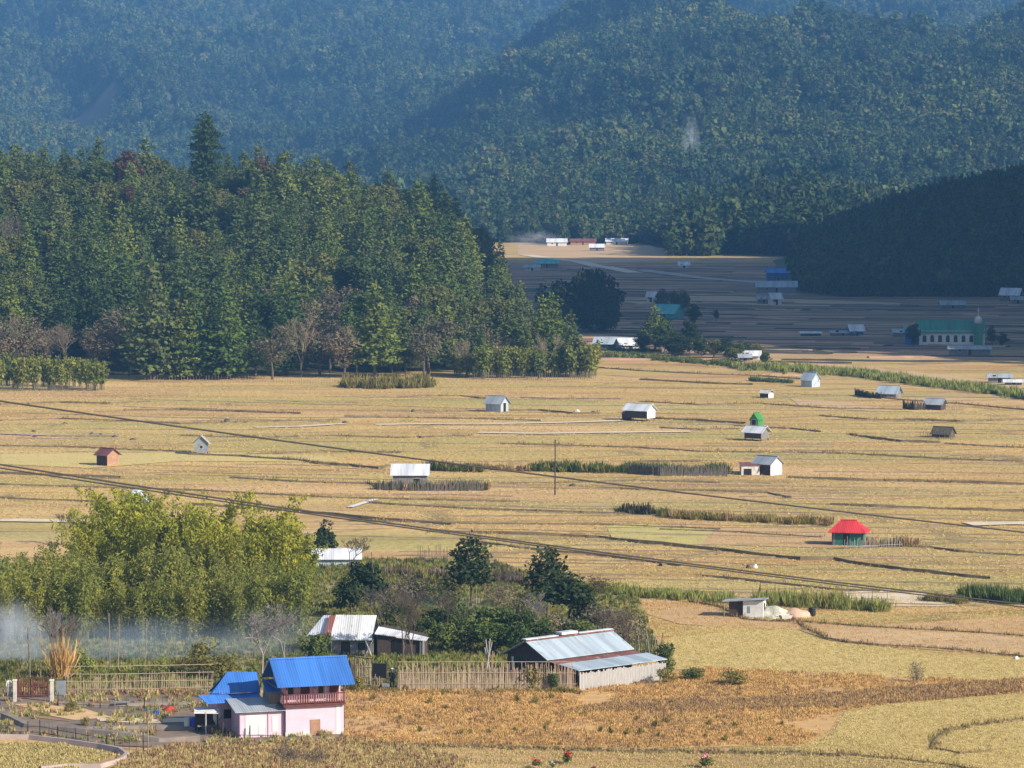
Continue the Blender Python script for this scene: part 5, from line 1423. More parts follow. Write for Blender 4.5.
# washing / clutter in the yard
def bench(px, py, label, m, w=.9, d=.4, h=.45, name='bench'):
    t = thing(name, label, name, G(px, py), R(5))
    MB().box(-w / 2, w / 2, -d / 2, d / 2, h, h + .06).build('seat' if name == 'bench' else 'top', MT[m], t)
    for sx in (-1, 1):
        for sy in (-1, 1): MB().box(sx * (w / 2 - .05) - .03, sx * (w / 2 - .05) + .03, sy * (d / 2 - .05) - .03, sy * (d / 2 - .05) + .03, 0, h).build('leg', MT[m], t)
bench(148, 717, 'small dark green table standing in the grey yard', 'greenwall', .5, .4, .6, 'table')
bench(122, 707, 'low dark blue bench in the middle of the yard', 'bluegrey', 1.2, .4, .4)
def cloth_heap(px, py, label, m, w, h, name='cloth_heap', cat='heap', seed=1, d=None, rz=0):
    import bmesh
    t = bmesh.new(); bmesh.ops.create_icosphere(t, subdivisions=3, radius=1)
    for v in t.verts:
        n = mnoise.noise(v.co * 1.7 + Vector((seed, seed, 0))) * .3 + mnoise.noise(v.co * 4 + Vector((seed, 0, 0))) * .12
        v.co = Vector((v.co.x * w / 2 * (1 + n), v.co.y * (d or w * .7) / 2 * (1 + n), max(-.04, v.co.z * h * (1 + n))))
    me = bpy.data.meshes.new(name); t.to_mesh(me); t.free(); me.materials.append(MT[m])
    me.polygons.foreach_set('use_smooth', [True] * len(me.polygons))
    o = link(name, me, None, G(px, py)); o.rotation_euler = (0, 0, rz); tag(o, label, cat); return o
cloth_heap(157, 716, 'blue plastic bundle on the ground right of the green table', 'blueplastic', .75, .45, 'bundle', 'bundle', 3)
cloth_heap(170, 711, 'red bundle lying in the yard beyond the blue one', 'redplastic', 1.0, .35, 'bundle', 'bundle', 4)
cloth_heap(163, 710, 'small purple red bundle between the blue and red bundles', 'redwood', .6, .45, 'bundle', 'bundle', 5)
cloth_heap(774, 617, 'heap of pale grey gravel beside the white shack', 'gravel', 3.0, 1.05, 'gravel_heap', 'heap', 6, 2.2)
cloth_heap(795, 617, 'heap of pinkish sand right of the gravel', 'sand', 2.6, .85, 'sand_heap', 'heap', 7, 2.0)
cloth_heap(804, 617, 'red and white sack at the right foot of the sand heap', 'redplastic', .7, .4, 'sack', 'sack', 8)
cloth_heap(748, 568, 'dark sack on the field under the lower cables', 'darkwood', .45, .4, 'sack', 'sack', 9)
cloth_heap(755, 568, 'white sack on the field right of the dark sack', 'white', .6, .4, 'sack', 'sack', 10)
cloth_heap(1016, 659, 'white and dark stone on the bank at the right edge', 'offwhite', .5, .25, 'stone', 'stone', 11)
for i, (px, py, w_, h_, lb) in enumerate([(34,432,.8,.35,'small dark straw clump, upper one of a pair at the far left of the fields'),(35,437,.75,.3,'small dark straw clump, lower one of a pair at the far left of the fields'),(65,424,.8,.3,'dark straw clump on a bank above the left pair'),(92,434,.6,.3,'dark straw clump above the upper cable end, left of a brown one'),
      (101,435,.6,.3,'brown straw clump just right of a darker one above the rusty hut'),(115,437,.9,.3,'long dark straw clump right above the rusty hut'),(133,440,.9,.3,'greenish straw clump right of and above the rusty hut'),(227,422,1.1,.6,'dark heap on the bank above the grey gabled hut'),(345,423,.9,.35,'dark clod beside the pale path'),
      (413,412,.7,.5,'small dark bush stump left of the far middle hut'),(577,412,.8,.5,'pale clod right of the far middle hut'),(593,413,.8,.4,'brown clod near the stilted white roofed hut'),(421,438,.8,.3,'flat dark clod under the pale path'),(573,486,.9,.35,'dark clod right of the thin pole')]):
    cloth_heap(px, py, lb, 'thatch' if i != 10 else 'offwhite', w_ * 1.1, h_, 'straw_clump', 'clump', 20 + i)
# wheelbarrow
t = thing('wheelbarrow', 'small pale wheelbarrow standing in front of the gravel', 'wheelbarrow', G(786, 622), R(20))
MB().add([(-.5, -.3, .35), (.4, -.3, .35), (.4, .3, .35), (-.5, .3, .35), (-.65, -.38, .7), (.6, -.38, .7), (.6, .38, .7), (-.65, .38, .7)], [(0, 3, 2, 1), (0, 1, 5, 4), (1, 2, 6, 5), (2, 3, 7, 6), (3, 0, 4, 7)]).build('tray', MT['offwhite'], t)
wv = MB().tube((.75, -.04, .2), (.75, .04, .2), .2, n=14).build('wheel', MT['black'], t)
for s in (-1, 1):
    MB().tube((.75, s * .08, .2), (-1.1, s * .3, .6), .02).build('handle', MT['darkwood'], t); MB().tube((-.4, s * .25, .4), (-.45, s * .25, 0), .02).build('leg', MT['darkwood'], t)
# ---------------------------------------------------------------- people
def person(label, loc, rz, h, shirt, trousers, hat=None, hair='black', pose='stand'):
    t = thing('person', label, 'person', loc, rz)
    k = h / 1.7
    J = {'pel': (0, 0, .93), 'wai': (0, 0, 1.08), 'che': (0, .0, 1.3), 'neck': (0, 0, 1.46), 'hd0': (0, -.01, 1.55), 'hd1': (0, -.01, 1.66)}
    E = [('pel', 'wai'), ('wai', 'che'), ('che', 'neck'), ('neck', 'hd0'), ('hd0', 'hd1')]
    rad = {'pel': .145, 'wai': .125, 'che': .155, 'neck': .055, 'hd0': .088, 'hd1': .085}
    for s, n in ((-1, 'l'), (1, 'r')):
        ay = -.12 if pose == 'hold' else (.02 * s)
        pts = [('sh' + n, (.17 * s, 0, 1.40), .062), ('el' + n, (.23 * s, ay * .5, 1.13), .045), ('wr' + n, (.22 * s if pose != 'hold' else .12 * s, ay * 2.2, .90 if pose != 'hold' else 1.08), .03), ('ha' + n, (.22 * s if pose != 'hold' else .08 * s, ay * 2.6, .82 if pose != 'hold' else 1.1), .032)]
        prev = 'che'
        for nm, co, r in pts: J[nm] = co; rad[nm] = r; E.append((prev, nm)); prev = nm
        for f in range(5):
            nm = 'f%s%d' % (n, f); b = J['ha' + n]; a = (f - 2) * .016
            co = (b[0] + (a if f else -.035 * s), b[1] - .01 - (.02 if f == 0 else 0), b[2] - (.085 - abs(f - 2.5) * .01 if f else .03)) if pose != 'hold' else (b[0] + a - .03 * s, b[1] - .06, b[2] - .01 * f)
            J[nm] = co; rad[nm] = .009; E.append(('ha' + n, nm))
        pts = [('hi' + n, (.095 * s, 0, .86), .10), ('kn' + n, (.11 * s, -.02, .48), .065), ('an' + n, (.115 * s, .02, .09), .042), ('to' + n, (.125 * s, -.14, .035), .035)]
        prev = 'pel'
        for nm, co, r in pts: J[nm] = co; rad[nm] = r; E.append((prev, nm)); prev = nm
    names = list(J)
    me = bpy.data.meshes.new('body'); me.from_pydata([tuple(c * k for c in J[n]) for n in names], [(names.index(a), names.index(b)) for a, b in E], [])
    o = bpy.data.objects.new('body', me); COL.objects.link(o)
    sm = o.modifiers.new('skin', 'SKIN')
    if not me.skin_vertices: me.attributes.new('skin', 'FLOAT', 'POINT')
    for i, n in enumerate(names):
        sv = me.skin_vertices[0].data[i]; sv.radius = (rad[n] * k, rad[n] * k * (.8 if n in ('che', 'wai', 'pel') else 1)); sv.use_root = n == 'pel'
    o.modifiers.new('sub', 'SUBSURF').levels = 1
    dg = bpy.context.evaluated_depsgraph_get()
    me2 = bpy.data.meshes.new_from_object(o.evaluated_get(dg))
    COL.objects.unlink(o); bpy.data.objects.remove(o)
    me2.materials.clear()
    for m in (shirt, trousers, 'skin', 'black'): me2.materials.append(MT[m])
    for p in me2.polygons:
        c = p.center / k; m = 0
        if c.z < .95: m = 1
        if c.z > 1.44 or (abs(c.x) > .17 and c.z < .95) or (pose == 'hold' and c.y < -.2): m = 2
        if c.z < .07: m = 3
        p.material_index = m; p.use_smooth = True
    me2.name = 'body'
    link('body', me2, t)
    import bmesh
    def ball(nm, c, sx, sy, sz, m, cut=None):
        bm = bmesh.new(); bmesh.ops.create_uvsphere(bm, u_segments=14, v_segments=9, radius=1)
        for v in bm.verts:
            v.co = Vector((v.co.x * sx, v.co.y * sy, (max(v.co.z, cut) if cut is not None else v.co.z) * sz)) 
        me_ = bpy.data.meshes.new(nm); bm.to_mesh(me_); bm.free(); me_.materials.append(MT[m]); ob = link(nm, me_, t, tuple(x * k for x in c)); ob.scale = (k, k, k); return ob
    ball('hair', (0, .025, 1.655), .10, .108, .105, hair, -.15)
    fc = MB()
    fc.box(-.045, -.02, -.108, -.098, 1.625, 1.64).box(.02, .045, -.108, -.098, 1.625, 1.64).box(-.025, .025, -.106, -.096, 1.565, 1.575).box(-.01, .01, -.118, -.098, 1.585, 1.62)
    fo = fc.build('face', MT['darkwood'], t); fo.scale = (k, k, k)
    if hat:
        ball('hat', (0, 0, 1.70), .125, .125, .10, hat, -.1)
        b = MB().tube((0, 0, 1.685), (0, 0, 1.70), .19, n=16).build('hat_brim', MT[hat], t); b.scale = (k, k, k)
    return t
person('person in dark clothes with a white hat standing at the gap in the bamboo fence', G(392, 690), R(-15), 1.78, 'navycloth', 'navycloth', 'white')
person('person in a white shirt and pale trousers standing by the left gate post', G(9, 697), R(20), 1.6, 'white', 'paleblue', None)
# dark gateway shelter by person
t = thing('dark_hatch', 'dark cloth covered frame between the two bamboo fences', 'frame', G(379, 684), R(-10))
MB().box(-.6, .6, -.04, .04, .5, 1.75).build('cover', MT['black'], t)
for x in (-.62, .62): MB().tube((x, 0, -.1), (x + .05, 0, 1.85), .05).build('post', MT['darkwood'], t)
t = thing('trough', 'grey blue trough on legs beside the waiting person', 'trough', G(387, 690), 0)
MB().box(-.38, .22, -.2, .2, .3, .55).build('tub', MT['bluegrey'], t)
for x in (-.3, .15): MB().box(x - .04, x + .04, -.15, .15, 0, .3).build('leg', MT['darkwood'], t)
# poles
def pole(px, pt, pb, r, m, label, name='pole', arm=False):
    g = G(px, pb); h = (pb - pt) / scale_at(pb)
    t = thing(name, label, 'pole', g, 0)
    MB().tube((0, 0, -.3), (.02, 0, h), r, r * .7, 7).build('shaft', MT[m], t)
    if arm: MB().box(-.5, .5, -.05, .05, h - .45, h - .35).build('crossarm', MT[m], t)
    else: MB().tube((.02, 0, h), (.02, 0, h + .06), r * 1.0, n=6).build('cap', MT[m], t)
pole(555, 440, 495, .11, 'darkwood', 'thin dark pole alone in the middle of the golden fields')
pole(148, 708, 757, .05, 'wood', 'slender wooden pole standing in the front yard')
pole(476, 588, 610, .05, 'palewood', 'pale stick in the scrub under the left small pine')
pole(30, 640, 690, .04, 'wood', 'thin pale pole in the smoke, left of the gate')
# stumps: bundle of poles behind long fence
t = thing('pole_bundle', 'leaning bundle of reddish poles left of the barn gable', 'pole bundle', G(490, 672), 0)
rnd = random.Random(9)
for i in range(7): MB().tube((rnd.uniform(-.5, .5), rnd.uniform(-.3, .3), 0), (rnd.uniform(-.5, .5), 0, rnd.uniform(1.6, 3.0)), .05, n=5).build('pole', MT['brownwall'] if i % 2 else MT['palewood'], t)
# ---------------------------------------------------------------- village trees
NM = 'bamboo clumps of the grove at the left'
bam_tall = [make_bamboo('bamboo_clump', 'tall arching yellow green bamboo clump in the rear of the left grove', 'bamboo', 10, 100 + i, 'bamboo', (0, 0, -50), NM, n=22, arc=.30, per=150, leaf=.21) for i in range(3)]
bam_low = [make_bamboo('bamboo_clump', 'upright green bamboo clump in the front of the left grove', 'bamboo', 9, 110 + i, 'bamboo_grn', (0, 0, -50), NM + ', front part', n=18, arc=.16, per=130, leaf=.22, base=1.1, narrow=.13, start=.1) for i in range(3)]
rng = random.Random(21); recs = []
for i, (px, py, pt) in enumerate([(95,592,510),(112,596,500),(130,598,497),(150,600,492),(168,598,494),(190,602,492),(208,600,496),(228,604,500),(245,602,502),(262,606,506),(280,602,508),(296,600,514),(306,606,530),(140,606,520),(180,608,515),(215,610,520),(250,612,524),(285,612,528),(120,604,522),(85,600,528),(305,596,540),(118,586,488),(131,588,492),(144,588,490),(152,590,488),(126,592,494)]):
    g = G(px + rng.uniform(-3, 3), py); h = (py - pt) / scale_at(py)
    recs.append((g.x, g.y, 0, 1.13 * h / 10 * (rng.uniform(.8, 1.14) if i < 21 else 1.0), rng.random() * 6.28))
spread_w = WD
def place(protos, recs, label, group, wide=1.0):
    for i, (X, Y, z, s, r) in enumerate(recs):
        if i < len(protos):
            o = protos[i]; o.location = (X, Y, z); o.rotation_euler = (0, 0, r); o.scale = (s * wide, s * wide, s); o['label'] = label; o['group'] = group
        else: copy_thing(protos[i % len(protos)], (X, Y, z), r, (s * wide, s * wide, s), label, group)
place(bam_tall, recs, 'tall arching yellow green bamboo clump in the rear of the left grove', NM)
recs = []
for row, (yb, yt) in enumerate([(612, 540), (622, 548), (632, 552), (640, 562)]):
    for i in range(15):
        px = -12 + 22 * i + rng.uniform(-7, 7); 
        if row == 0 and px > 90: continue
        g = G(px, yb + rng.uniform(-3, 3)); recs.append((g.x, g.y, 0, (yb - yt) / scale_at(yb) / 9 * rng.uniform(.75, 1.2), rng.random() * 6.28))
place(bam_low, recs, 'upright green bamboo clump in the front of the left grove', NM + ', front part', 1.05)
# bamboo hedge at the wood's foot (left) and young trees (right)
hd = [make_bamboo('young_bamboo', 'x', 'bamboo', 6, 130 + i, 'bamboo_grn', (0, 0, -50), 'y', n=12, arc=.12, per=50, leaf=.30, base=.5, narrow=.2) for i in range(2)]
recs = []
for i in range(17):
    px = -4 + 6.6 * i + rng.uniform(-2, 2); g = G(px, 388 + rng.uniform(-2, 3)); recs.append((g.x, g.y, 0, rng.uniform(.9, 1.35), rng.random() * 6.28))
place(hd, recs, 'light green bushy bamboo at the left foot of the wood', 'bamboo hedge at the left foot of the wood')
hd2 = [copy_thing(hd[i], (0, 0, -50)) for i in range(2)]
recs = []
for i in range(24):
    px = 455 + 6.1 * i + rng.uniform(-2, 2); g = G(px, 377 + rng.uniform(-3, 2)); recs.append((g.x, g.y, 0, rng.uniform(.95, 1.4) , rng.random() * 6.28))
place(hd2, recs, 'light green bushy bamboo at the right foot of the wood', 'bamboo hedge at the right foot of the wood', 1.15)
# single trees
SPN = [crown_mesh('crown', conifer_pts(7, 2.0, 140 + i, nlev=11, puff=12, leaf=.24, power=.5, start=.38 + .1 * i, rag=.6), MT['dark'], .6, .8) for i in range(3)]
def vt(name, label, px, pt, pb, me, hp, wide=1.0, tr=.12, cat='tree', m='bark'):
    g = G(px, pb); h = (pb - pt) / scale_at(pb)
    t = make_tree(name, label, cat, hp, me, tr, MT[m], g); t.scale = (h / hp * wide, h / hp * wide, h / hp); t.rotation_euler = (0, 0, px * .1)
    return t
vt('small_pine', 'dark small pine with a bare stem above the grey scrub, left of two', 470, 536, 606, SPN[0], 7, 1.15, cat='pine tree')
vt('small_pine', 'dark small pine right of the leafless sapling, taller of a pair', 547, 549, 622, SPN[1], 7, 1.05, cat='pine tree')
vt('small_pine', 'leaning dark pine just above the barn roof', 570, 575, 640, SPN[2], 7, 1.35, cat='pine tree')
vt('small_pine', 'dark pine right beside the one above the barn roof', 584, 590, 640, SPN[0], 7, 1.1, cat='pine tree')
RD = crown_mesh('crown', broad_pts(6, 2.2, 150, 22, 90, .22, low=.04, lobe=.45), MT['dark'], .7, .8)
vt('round_evergreen', 'rounded dark evergreen bush at the right tip of the bamboo grove', 325, 519, 562, RD, 6, .85)
vt('evergreen_tree', 'dark leafy evergreen tree above the tin roofed house', 372, 545, 612, crown_mesh('crown', broad_pts(7, 2.4, 151, 16, 100, .22, low=.18, lobe=.36), MT['dark'], .7, .8), 7, 1.1)
vt('evergreen_tree', 'dark bushy tree just left of and below the evergreen above the tin roof', 350, 572, 618, crown_mesh('crown', broad_pts(6, 2.3, 152, 14, 90, .2, low=.1, lobe=.4), MT['dark'], .7, .8), 6, 1.2)
vt('evergreen_tree', 'dark olive bush in the right part of the bamboo grove top', 272, 512, 575, crown_mesh('crown', broad_pts(6, 2.0, 153, 14, 90, .22, low=.1, lobe=.45), MT['bush'], .7, .8), 6, .9)
BUSHM = [crown_mesh('foliage', broad_pts(4, 2.2, 160 + i, 14, 110, .17, low=.05, lobe=.45), MT['bush'], .6, .6) for i in range(3)]
OLM = [crown_mesh('foliage', broad_pts(3, 1.9, 170 + i, 12, 80, .15, low=.02, lobe=.5), MT['olive'], .6, .6) for i in range(2)]
GRY = [crown_mesh('foliage', broad_pts(3, 1.9, 175 + i, 12, 80, .12, low=.02, lobe=.5), MT['twig'], .35, .6) for i in range(2)]
def shrub(name, label, px, pt, pb, me, hp, wide=1.0, group=None, cat='bush'):
    g = G(px, pb); h = (pb - pt) / scale_at(pb)
    t = thing(name, label, cat, g, px * .3, group)
    link('foliage', me, t); sm = MB()
    for a in range(4): sm.tube((0, 0, -.1), (math.cos(a * 1.6) * hp * .15, math.sin(a * 1.6) * hp * .15, hp * .6), .05, .02, 5)
    sm.build('stems', MT['bark'], t)
    t.scale = (h / hp * wide, h / hp * wide, h / hp); return t
for i, (px, pt, pb, wd) in enumerate([(432,600,640,1.0),(455,596,642,1.0),(480,600,640,1.0),(505,598,642,1.1),(528,608,645,1.0),(420,610,645,.9),(545,612,650,.9),(470,612,652,1.2),(495,616,654,1.2),(445,614,652,1.1),(520,622,656,1.0),(575,612,646,1.2),(590,618,648,1.1),(395,596,628,1.1)]):
    shrub('green_bush', 'mid green bush in the thicket between tin house and barn', px, pt, pb, BUSHM[i % 3], 4, wd, 'green bushes of the thicket behind the long fence')
for i, (px, pt, pb, wd) in enumerate([(415,572,600,1.3),(445,576,604,1.3),(500,580,606,1.3),(525,590,620,1.1),(400,578,606,1.2),(600,600,640,1.2),(625,605,645,1.1),(560,610,646,1.0)]):
    shrub('grey_bush', 'grey twiggy bush in the scrub above the thicket', px, pt, pb, GRY[i % 2], 3, wd, 'grey twiggy bushes around the thicket')
shrub('green_bush', 'dark rounded bush at the right end of the barn', 668, 636, 672, BUSHM[0], 4, .75)
shrub('green_bush', 'low yellow green bush below the dark one at the barn end', 665, 665, 684, OLM[0], 3, .9)
shrub('green_bush', 'low dark spreading bush in the field right of the barn', 692, 667, 680, BUSHM[1], 4, 2.0)
shrub('green_bush', 'brown green bush on the weedy bank near the barn', 738, 668, 686, OLM[1], 3, 1.6)
shrub('green_bush', 'bush with yellow leaves behind the yard fence near the blue roof', 198, 636, 676, crown_mesh('foliage', broad_pts(4, 2.4, 181, 12, 60, .18, low=.05, lobe=.4), MT['olive'], .6, .6), 4, 1.0)
shrub('green_bush', 'lower olive bush left of the blue wing roof', 222, 652, 680, OLM[0], 3, 1.3)
shrub('green_bush', 'light green bush with broad leaves beside the dry reed sheaf', 84, 648, 678, crown_mesh('foliage', broad_pts(4, 2.0, 182, 10, 90, .22, low=.05, lobe=.45), MT['reed'], .4, .6), 4, .9)
shrub('green_bush', 'small light green bush in the middle behind the yard fence', 162, 654, 678, crown_mesh('foliage', broad_pts(4, 1.8, 183, 10, 80, .2, low=.05, lobe=.45), MT['reed'], .4, .6), 4, .8)
shrub('green_bush', 'dark green bush inside the bamboo fence by the blue roof corner', 355, 674, 692, OLM[1], 3, .8)
shrub('green_bush', 'low bush in the yard below the dark panel', 72, 700, 712, OLM[0], 3, 1.2)
shrub('green_bush', 'small bush at the end of the tan mat', 84, 716, 726, OLM[1], 3, 1.0)
shrub('green_bush', 'purple brown bush right of the leaning pine in the field', 600, 574, 596, crown_mesh('foliage', broad_pts(3, 1.9, 184, 12, 80, .12, low=.02, lobe=.5), MT['russet'], .35, .6), 3, 1.3)
shrub('green_bush', 'bright leafy bushes in front of the dark shed by the grass', 318, 625, 668, BUSHM[2], 4, .8)
shrub('green_bush', 'green bush hanging over the fence in front of the barn gable', 535, 662, 690, OLM[1], 3, .8)
shrub('green_bush', 'second green bush in front of the barn wall near its corner', 552, 668, 691, BUSHM[0], 4, .7)
shrub('grey_bush', 'dry rounded twiggy bush alone on the edge of the brown weeds', 917, 659, 682, GRY[0], 3, .7)
# dry reed sheaf
t = thing('reed_sheaf', 'tall tan sheaf of dry reeds beside the light green bush', 'sheaf', G(62, 680), 0)
V, Fq = tuft_np(77, 3.4, 260, .55, .05); link('stalks', np_mesh('stalks', V, Fq, [MT['dryorange']]), t); MB().tube((0, 0, 1.0), (0, 0, 1.15), .33, n=10).build('binding', MT['wood'], t)
# bare trees of the village
def bt(label, px, pt, pb, seed, m='twig', spread=.38, depth=6, wide=1.0, r0=.12, name='leafless_tree', twigs=3):
    g = G(px, pb); h = (pb - pt) / scale_at(pb)
    t = make_bare(name, label, 'tree', 8, seed, g, None, m, spread, depth, r0, .12, twigs); k = h / 8; t.scale = (k * wide, k * wide, k); return t
bt('pale grey leafless tree in front of the bamboo grove', 262, 600, 676, 201, 'twig_pale', .5, 6, 1.15)
bt('second pale leafless tree right beside the larger one before the grove', 284, 606, 674, 202, 'twig_pale', .45, 6, .9)
bt('tall twin stemmed leafless tree in front of the dark shed', 402, 584, 664, 203, 'twig', .34, 6, 1.0)
bt('leafless tree just right of the twin stemmed one', 412, 590, 664, 204, 'twig', .34, 6, .9)
bt('slender leafless sapling between the two small pines', 502, 548, 612, 205, 'twig', .3, 6, .8, .07)
bt('grey leafless tree over the barn roof', 600, 598, 655, 206, 'twig', .42, 6, 1.1)
bt('grey leafless tree behind the leaning stakes', 628, 604, 660, 207, 'twig', .42, 6, 1.0)
bt('leafless tree above the round dark evergreen and whitish roof', 350, 528, 572, 208, 'twig', .45, 6, 1.2)
bt('grey leafless tree in the middle of the thicket', 448, 590, 650, 221, 'twig', .4, 6, 1.0)
bt('leafless tree in the right part of the thicket near the barn ridge', 538, 588, 648, 222, 'twig_pale', .4, 6, .9)
bt('thin leafless tree left of the twin stemmed one', 385, 572, 640, 223, 'twig', .4, 6, .9)
bt('thin leafless tree at the edge of the smoke, left', 55, 606, 680, 209, 'twig_pale', .25, 6, .7, .09)
bt('grey green twiggy tree above the reed sheaf', 70, 606, 678, 210, 'twig', .45, 6, 1.0)
for i, (px, pt, pb) in enumerate([(110,606,672),(118,610,672),(145,612,672),(40,628,680),(30,600,676)]):
    g = G(px, pb); h = (pb - pt) / scale_at(pb)
    t = thing('dead_sapling', 'thin pale bare trunk before the dark foot of the bamboo grove', 'tree trunk', g, 0, 'pale stems before the grove')
    MB().tube((0, 0, -.2), (rng.uniform(-.5, .5), 0, h * .9), .055, .03, 6).build('trunk', MT['wood'], t)
    MB().tube((0, 0, h * .6), (rng.uniform(-.8, .8), .2, h * .95), .025, .012, 4).build('branch', MT['wood'], t)
bt('twiggy grey bush at the bottom edge below the blue house', 285, 738, 782, 211, 'twig', .6, 6, 2.0, .06, 'leafless_bush')
bt('second twiggy grey bush at the bottom edge, right of the first', 318, 744, 782, 212, 'twig', .6, 6, 1.8, .06, 'leafless_bush')
bt('small leafless bush above the bamboo grove at its left top', 62, 512, 545, 213, 'twig', .5, 6, 1.5, .08, 'leafless_bush')
bt('leafless bush at the left rim of the grove top', 90, 506, 548, 214, 'twig', .5, 6, 1.3, .08, 'leafless_bush')
# dead leafy tops between
# green seedlings in the orange field
SD = np_mesh('foliage', *tuft_np(301, .9, 46, .12, .05), [MT['olive']])
sd = thing('seedling', 'small dark green seedling in the orange dry field', 'seedling', (0, 0, -50), 0, 'seedlings in the orange field')
link('foliage', SD, sd); MB().tube((0, 0, -.1), (0, 0, .7), .03, .015, 5).build('stem', MT['bark'], sd)
sps = [(518,702),(535,704),(551,700),(478,700),(373,701),(430,704),(462,736),(470,734),(489,735),(515,732),(545,731),(548,726),(568,737),(600,733),(612,726),(611,734),(626,736),(636,722),(655,728),(666,724),(658,738),(640,735),(708,726),(691,707),(705,738),(740,736),(724,742),(716,720),(760,722),(782,726),(447,710),(500,716),(585,716),(400,720),(420,732),(672,705),(770,742),(735,728)]
for i, (px, py) in enumerate(sps):
    g = G(px, py); s = rng.uniform(.45, .85)
    if i == 0: sd.location = g; sd.scale = (s,) * 3
    else: copy_thing(sd, g, rng.random() * 6, s, 'small dark green seedling in the orange dry field', 'seedlings in the orange field')
# flowering bushes at the bottom edge
def flower(px, pb, label, m, h=.9):
    t = thing('flowering_bush', label, 'bush', G(px, pb), 0)
    link('foliage', crown_mesh('foliage', broad_pts(1.0, .6, px, 8, 40, .09, low=.05, lobe=.5), MT['bush'], .6, .6), t)
    C, S, A, r_, O = broad_pts(1.15, .5, px + 1, 5, 22, .07, low=.4, lobe=.4)
    V, Fq = diamonds(C, S, r_, None, .9); link('flowers', np_mesh('flowers', V, Fq, [MT[m]]), t); t.scale = (h,) * 3
flower(536, 768, 'small red flowering bush at the bottom edge', 'redflower', .7)
flower(552, 768, 'small white flowered bush right of the first red one', 'white', .5)
flower(568, 764, 'red flowering bush at the bottom edge, larger of the two', 'redflower', .9)
flower(706, 768, 'green bush with pink flowers at the bottom edge', 'pinkflower', 1.0)
flower(594, 772, 'tiny pink flowering bush on the bottom edge', 'pinkflower', .5)
# ---------------------------------------------------------------- shaded valley trees
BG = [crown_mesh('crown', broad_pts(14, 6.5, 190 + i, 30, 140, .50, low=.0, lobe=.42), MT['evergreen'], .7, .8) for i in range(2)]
VB = [crown_mesh('crown', broad_pts(13, 4.6, 240 + i, 22, 130, .34, low=.02), MT['broad'], .7, .8) for i in range(3)]
def mt(name, label, px, pt, pb, me, hp, wide=1.0, cat='tree'):
    if any(me is q for q in BRD): me = VB[BRD.index(me)]
    return vt(name, label, px, pt, pb, me, hp, wide, .3, cat)
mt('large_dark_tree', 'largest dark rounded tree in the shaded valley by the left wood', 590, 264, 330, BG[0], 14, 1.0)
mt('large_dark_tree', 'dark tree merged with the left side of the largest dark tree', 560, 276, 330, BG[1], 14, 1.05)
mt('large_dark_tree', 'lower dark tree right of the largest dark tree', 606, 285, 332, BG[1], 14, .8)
mt('valley_tree', 'dark pointed tree left of the turquoise roof', 655, 305, 352, CON[2], 15, 1.6)
mt('valley_tree', 'olive leafy tree right beside the dark pointed tree', 664, 318, 354, BRD[0], 13, 1.1)
mt('valley_tree', 'dark round tree below the turquoise roof', 690, 318, 354, DRK[0], 13, 1.1)
mt('valley_tree', 'low dark tree in the row below the turquoise roof', 676, 330, 356, DRK[1], 13, 1.5)
mt('valley_tree', 'yellow green low tree in the row near its right end', 702, 334, 356, BRD[1], 13, 1.4)
mt('valley_tree', 'dark low tree at the right end of the row by the cottage', 726, 336, 358, DRK[0], 13, 1.5)
mt('valley_tree', 'leafy low tree just left of the sunlit cottage', 738, 340, 360, BRD[2], 13, 1.4)
mt('valley_tree', 'grey green tree behind the turquoise roof, left of three', 662, 288, 310, BRD[0], 13, 1.1)
mt('valley_tree', 'grey green tree behind the turquoise roof, middle of three', 673, 287, 310, BRD[1], 13, 1.1)
mt('valley_tree', 'grey green tree behind the turquoise roof, right of three', 683, 288, 311, BRD[2], 13, 1.1)
mt('valley_tree', 'small dark tree alone right of the turquoise roof', 694, 303, 324, DRK[1], 13, 1.2)
mt('valley_tree', 'tiny purple dark bush right of the small dark tree', 716, 309, 322, RUS[0], 13, 1.0)
mt('valley_tree', 'dark tree at the left gable of the church', 913, 322, 346, DRK[0], 13, 1.0)
mt('valley_tree', 'dark tree at the right end of the church', 992, 325, 345, BRD[0], 13, 1.0)
mt('valley_tree', 'small dark bush right of the church tree', 1003, 332, 346, DRK[1], 13, 1.2)
mt('valley_tree', 'broad low dark tree filling the middle of the row', 682, 334, 357, DRK[1], 13, 2.0)
mt('valley_tree', 'grey olive low tree between the yellow green one and the cottage', 714, 338, 358, BRD[0], 13, 1.8)
mt('valley_tree', 'dark low tree at the left end of the row', 643, 330, 353, DRK[0], 13, 1.2)
mt('valley_tree', 'low olive bush at the left of the sunlit cottage roof', 731, 344, 361, BRD[1], 13, 1.7)
mt('valley_tree', 'dark bush tucked behind the flat roofed cottage', 744, 340, 357, DRK[1], 13, 1.8)
mt('valley_tree', 'grey green bush at the row end right of the cottages', 757, 343, 358, BRD[0], 13, 1.8)
mt('valley_tree', 'low bushy tree right of the sunlit cottage', 766, 350, 364, BRD[1], 13, 1.4)
b = P(944, 196, 1290); b.z = h_right(b.x, b.y)
t = make_tree('spur_pine', 'single taller tree breaking the skyline of the dark right hill', 'pine tree', 15, DRK[0], .3, MT['bark'], b); t.scale = (1.3, 1.3, 1.35)
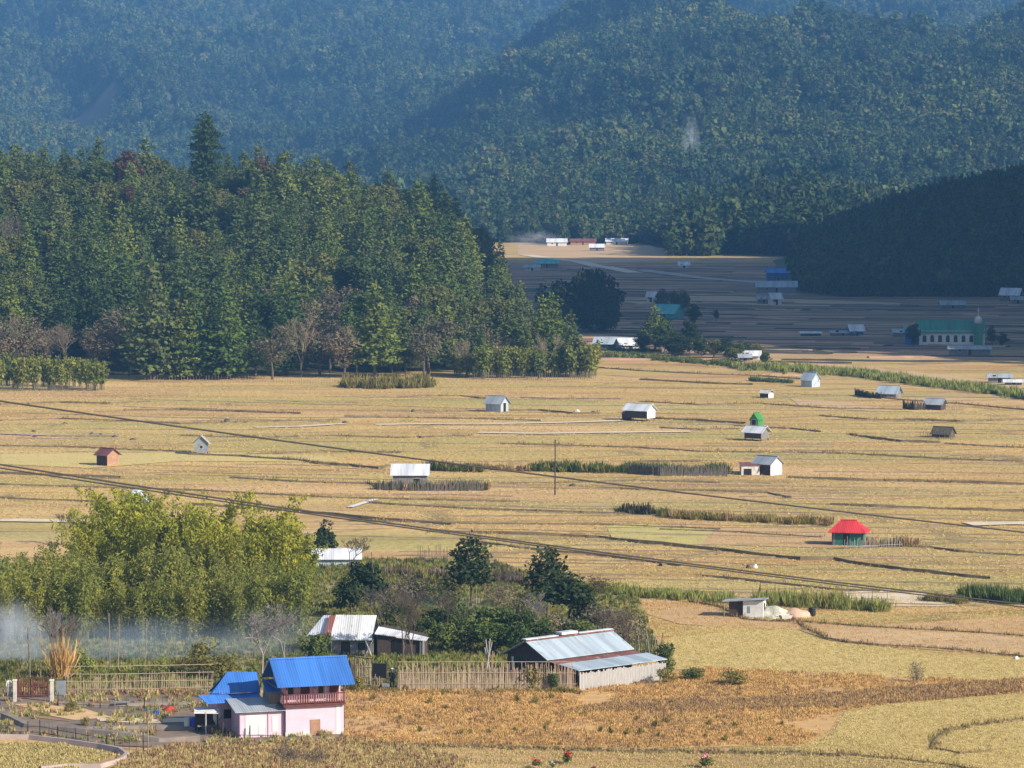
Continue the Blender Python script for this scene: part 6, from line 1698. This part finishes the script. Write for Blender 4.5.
# ---------------------------------------------------------------- cables
def cable(label, pts, Y0, Y1, r):
    x0, x1 = pts[0][0], pts[-1][0]
    co = np.polyfit([p[0] for p in pts], [p[1] for p in pts], 2)
    mb = MB(); V = []; n = 81
    for i in range(n):
        px = -140 + 1320 * i / (n - 1); u = (px + 140) / 1320
        q = P(px, float(np.polyval(co, px)), Y0 + (Y1 - Y0) * u)
        V += [(q.x, q.y + r * math.cos(k * .7854), q.z + r * math.sin(k * .7854)) for k in range(8)]
    mb.add(V, [(i * 8 + k, i * 8 + (k + 1) % 8, (i + 1) * 8 + (k + 1) % 8, (i + 1) * 8 + k) for i in range(n - 1) for k in range(8)])
    tag(mb.build('overhead_cable', MT['cable'], None, True), label, 'cable')
cable('upper black cable crossing the sky edge of the golden fields, above the red hut', [(0,401),(260,438),(640,487),(910,520),(1024,532)], 78, 92, .021)
cable('lower black cable of the pair, the upper strand', [(0,464),(280,508.5),(620,553.5),(820,580.5),(1024,604.5)], 72, 86, .019)
cable('lower black cable of the pair, the lower strand that parts at the right', [(0,467.5),(280,511),(620,555.5),(820,582.5),(1024,607.5)], 71, 84.5, .016)
# ---------------------------------------------------------------- smoke
smoke('smoke', 'thick pale smoke at the left edge before the bamboo grove', 4, 636, 296, 9, 8, 1.0, 4, 1.8)
smoke('smoke', 'thin blue smoke drifting along the foot of the bamboo grove', 110, 645, 297, 34, 6, .34, 5, 1.3, (.62, .78, 1.0))
smoke('smoke', 'faint smoke over the bare trees right of the grove', 270, 640, 300, 16, 7, .16, 5, 1.3, (.62, .78, 1.0))
smoke('smoke', 'thin smoke plume rising from the far mountain wood', 690, 142, 2150, 14, 42, .12, 14, 1.7)
smoke('smoke', 'faint smoke under the large dark valley tree', 590, 330, 885, 16, 9, .12, 10, 1.6)
smoke('smoke', 'thin smoke at the tip of the left wood by the far houses', 534, 238, 1690, 30, 9, .10, 15, 1.6)
smoke('smoke', 'faint smoke hanging over the thicket behind the long fence', 440, 620, 330, 22, 6, .08, 8, 1.3, (.62, .78, 1.0))
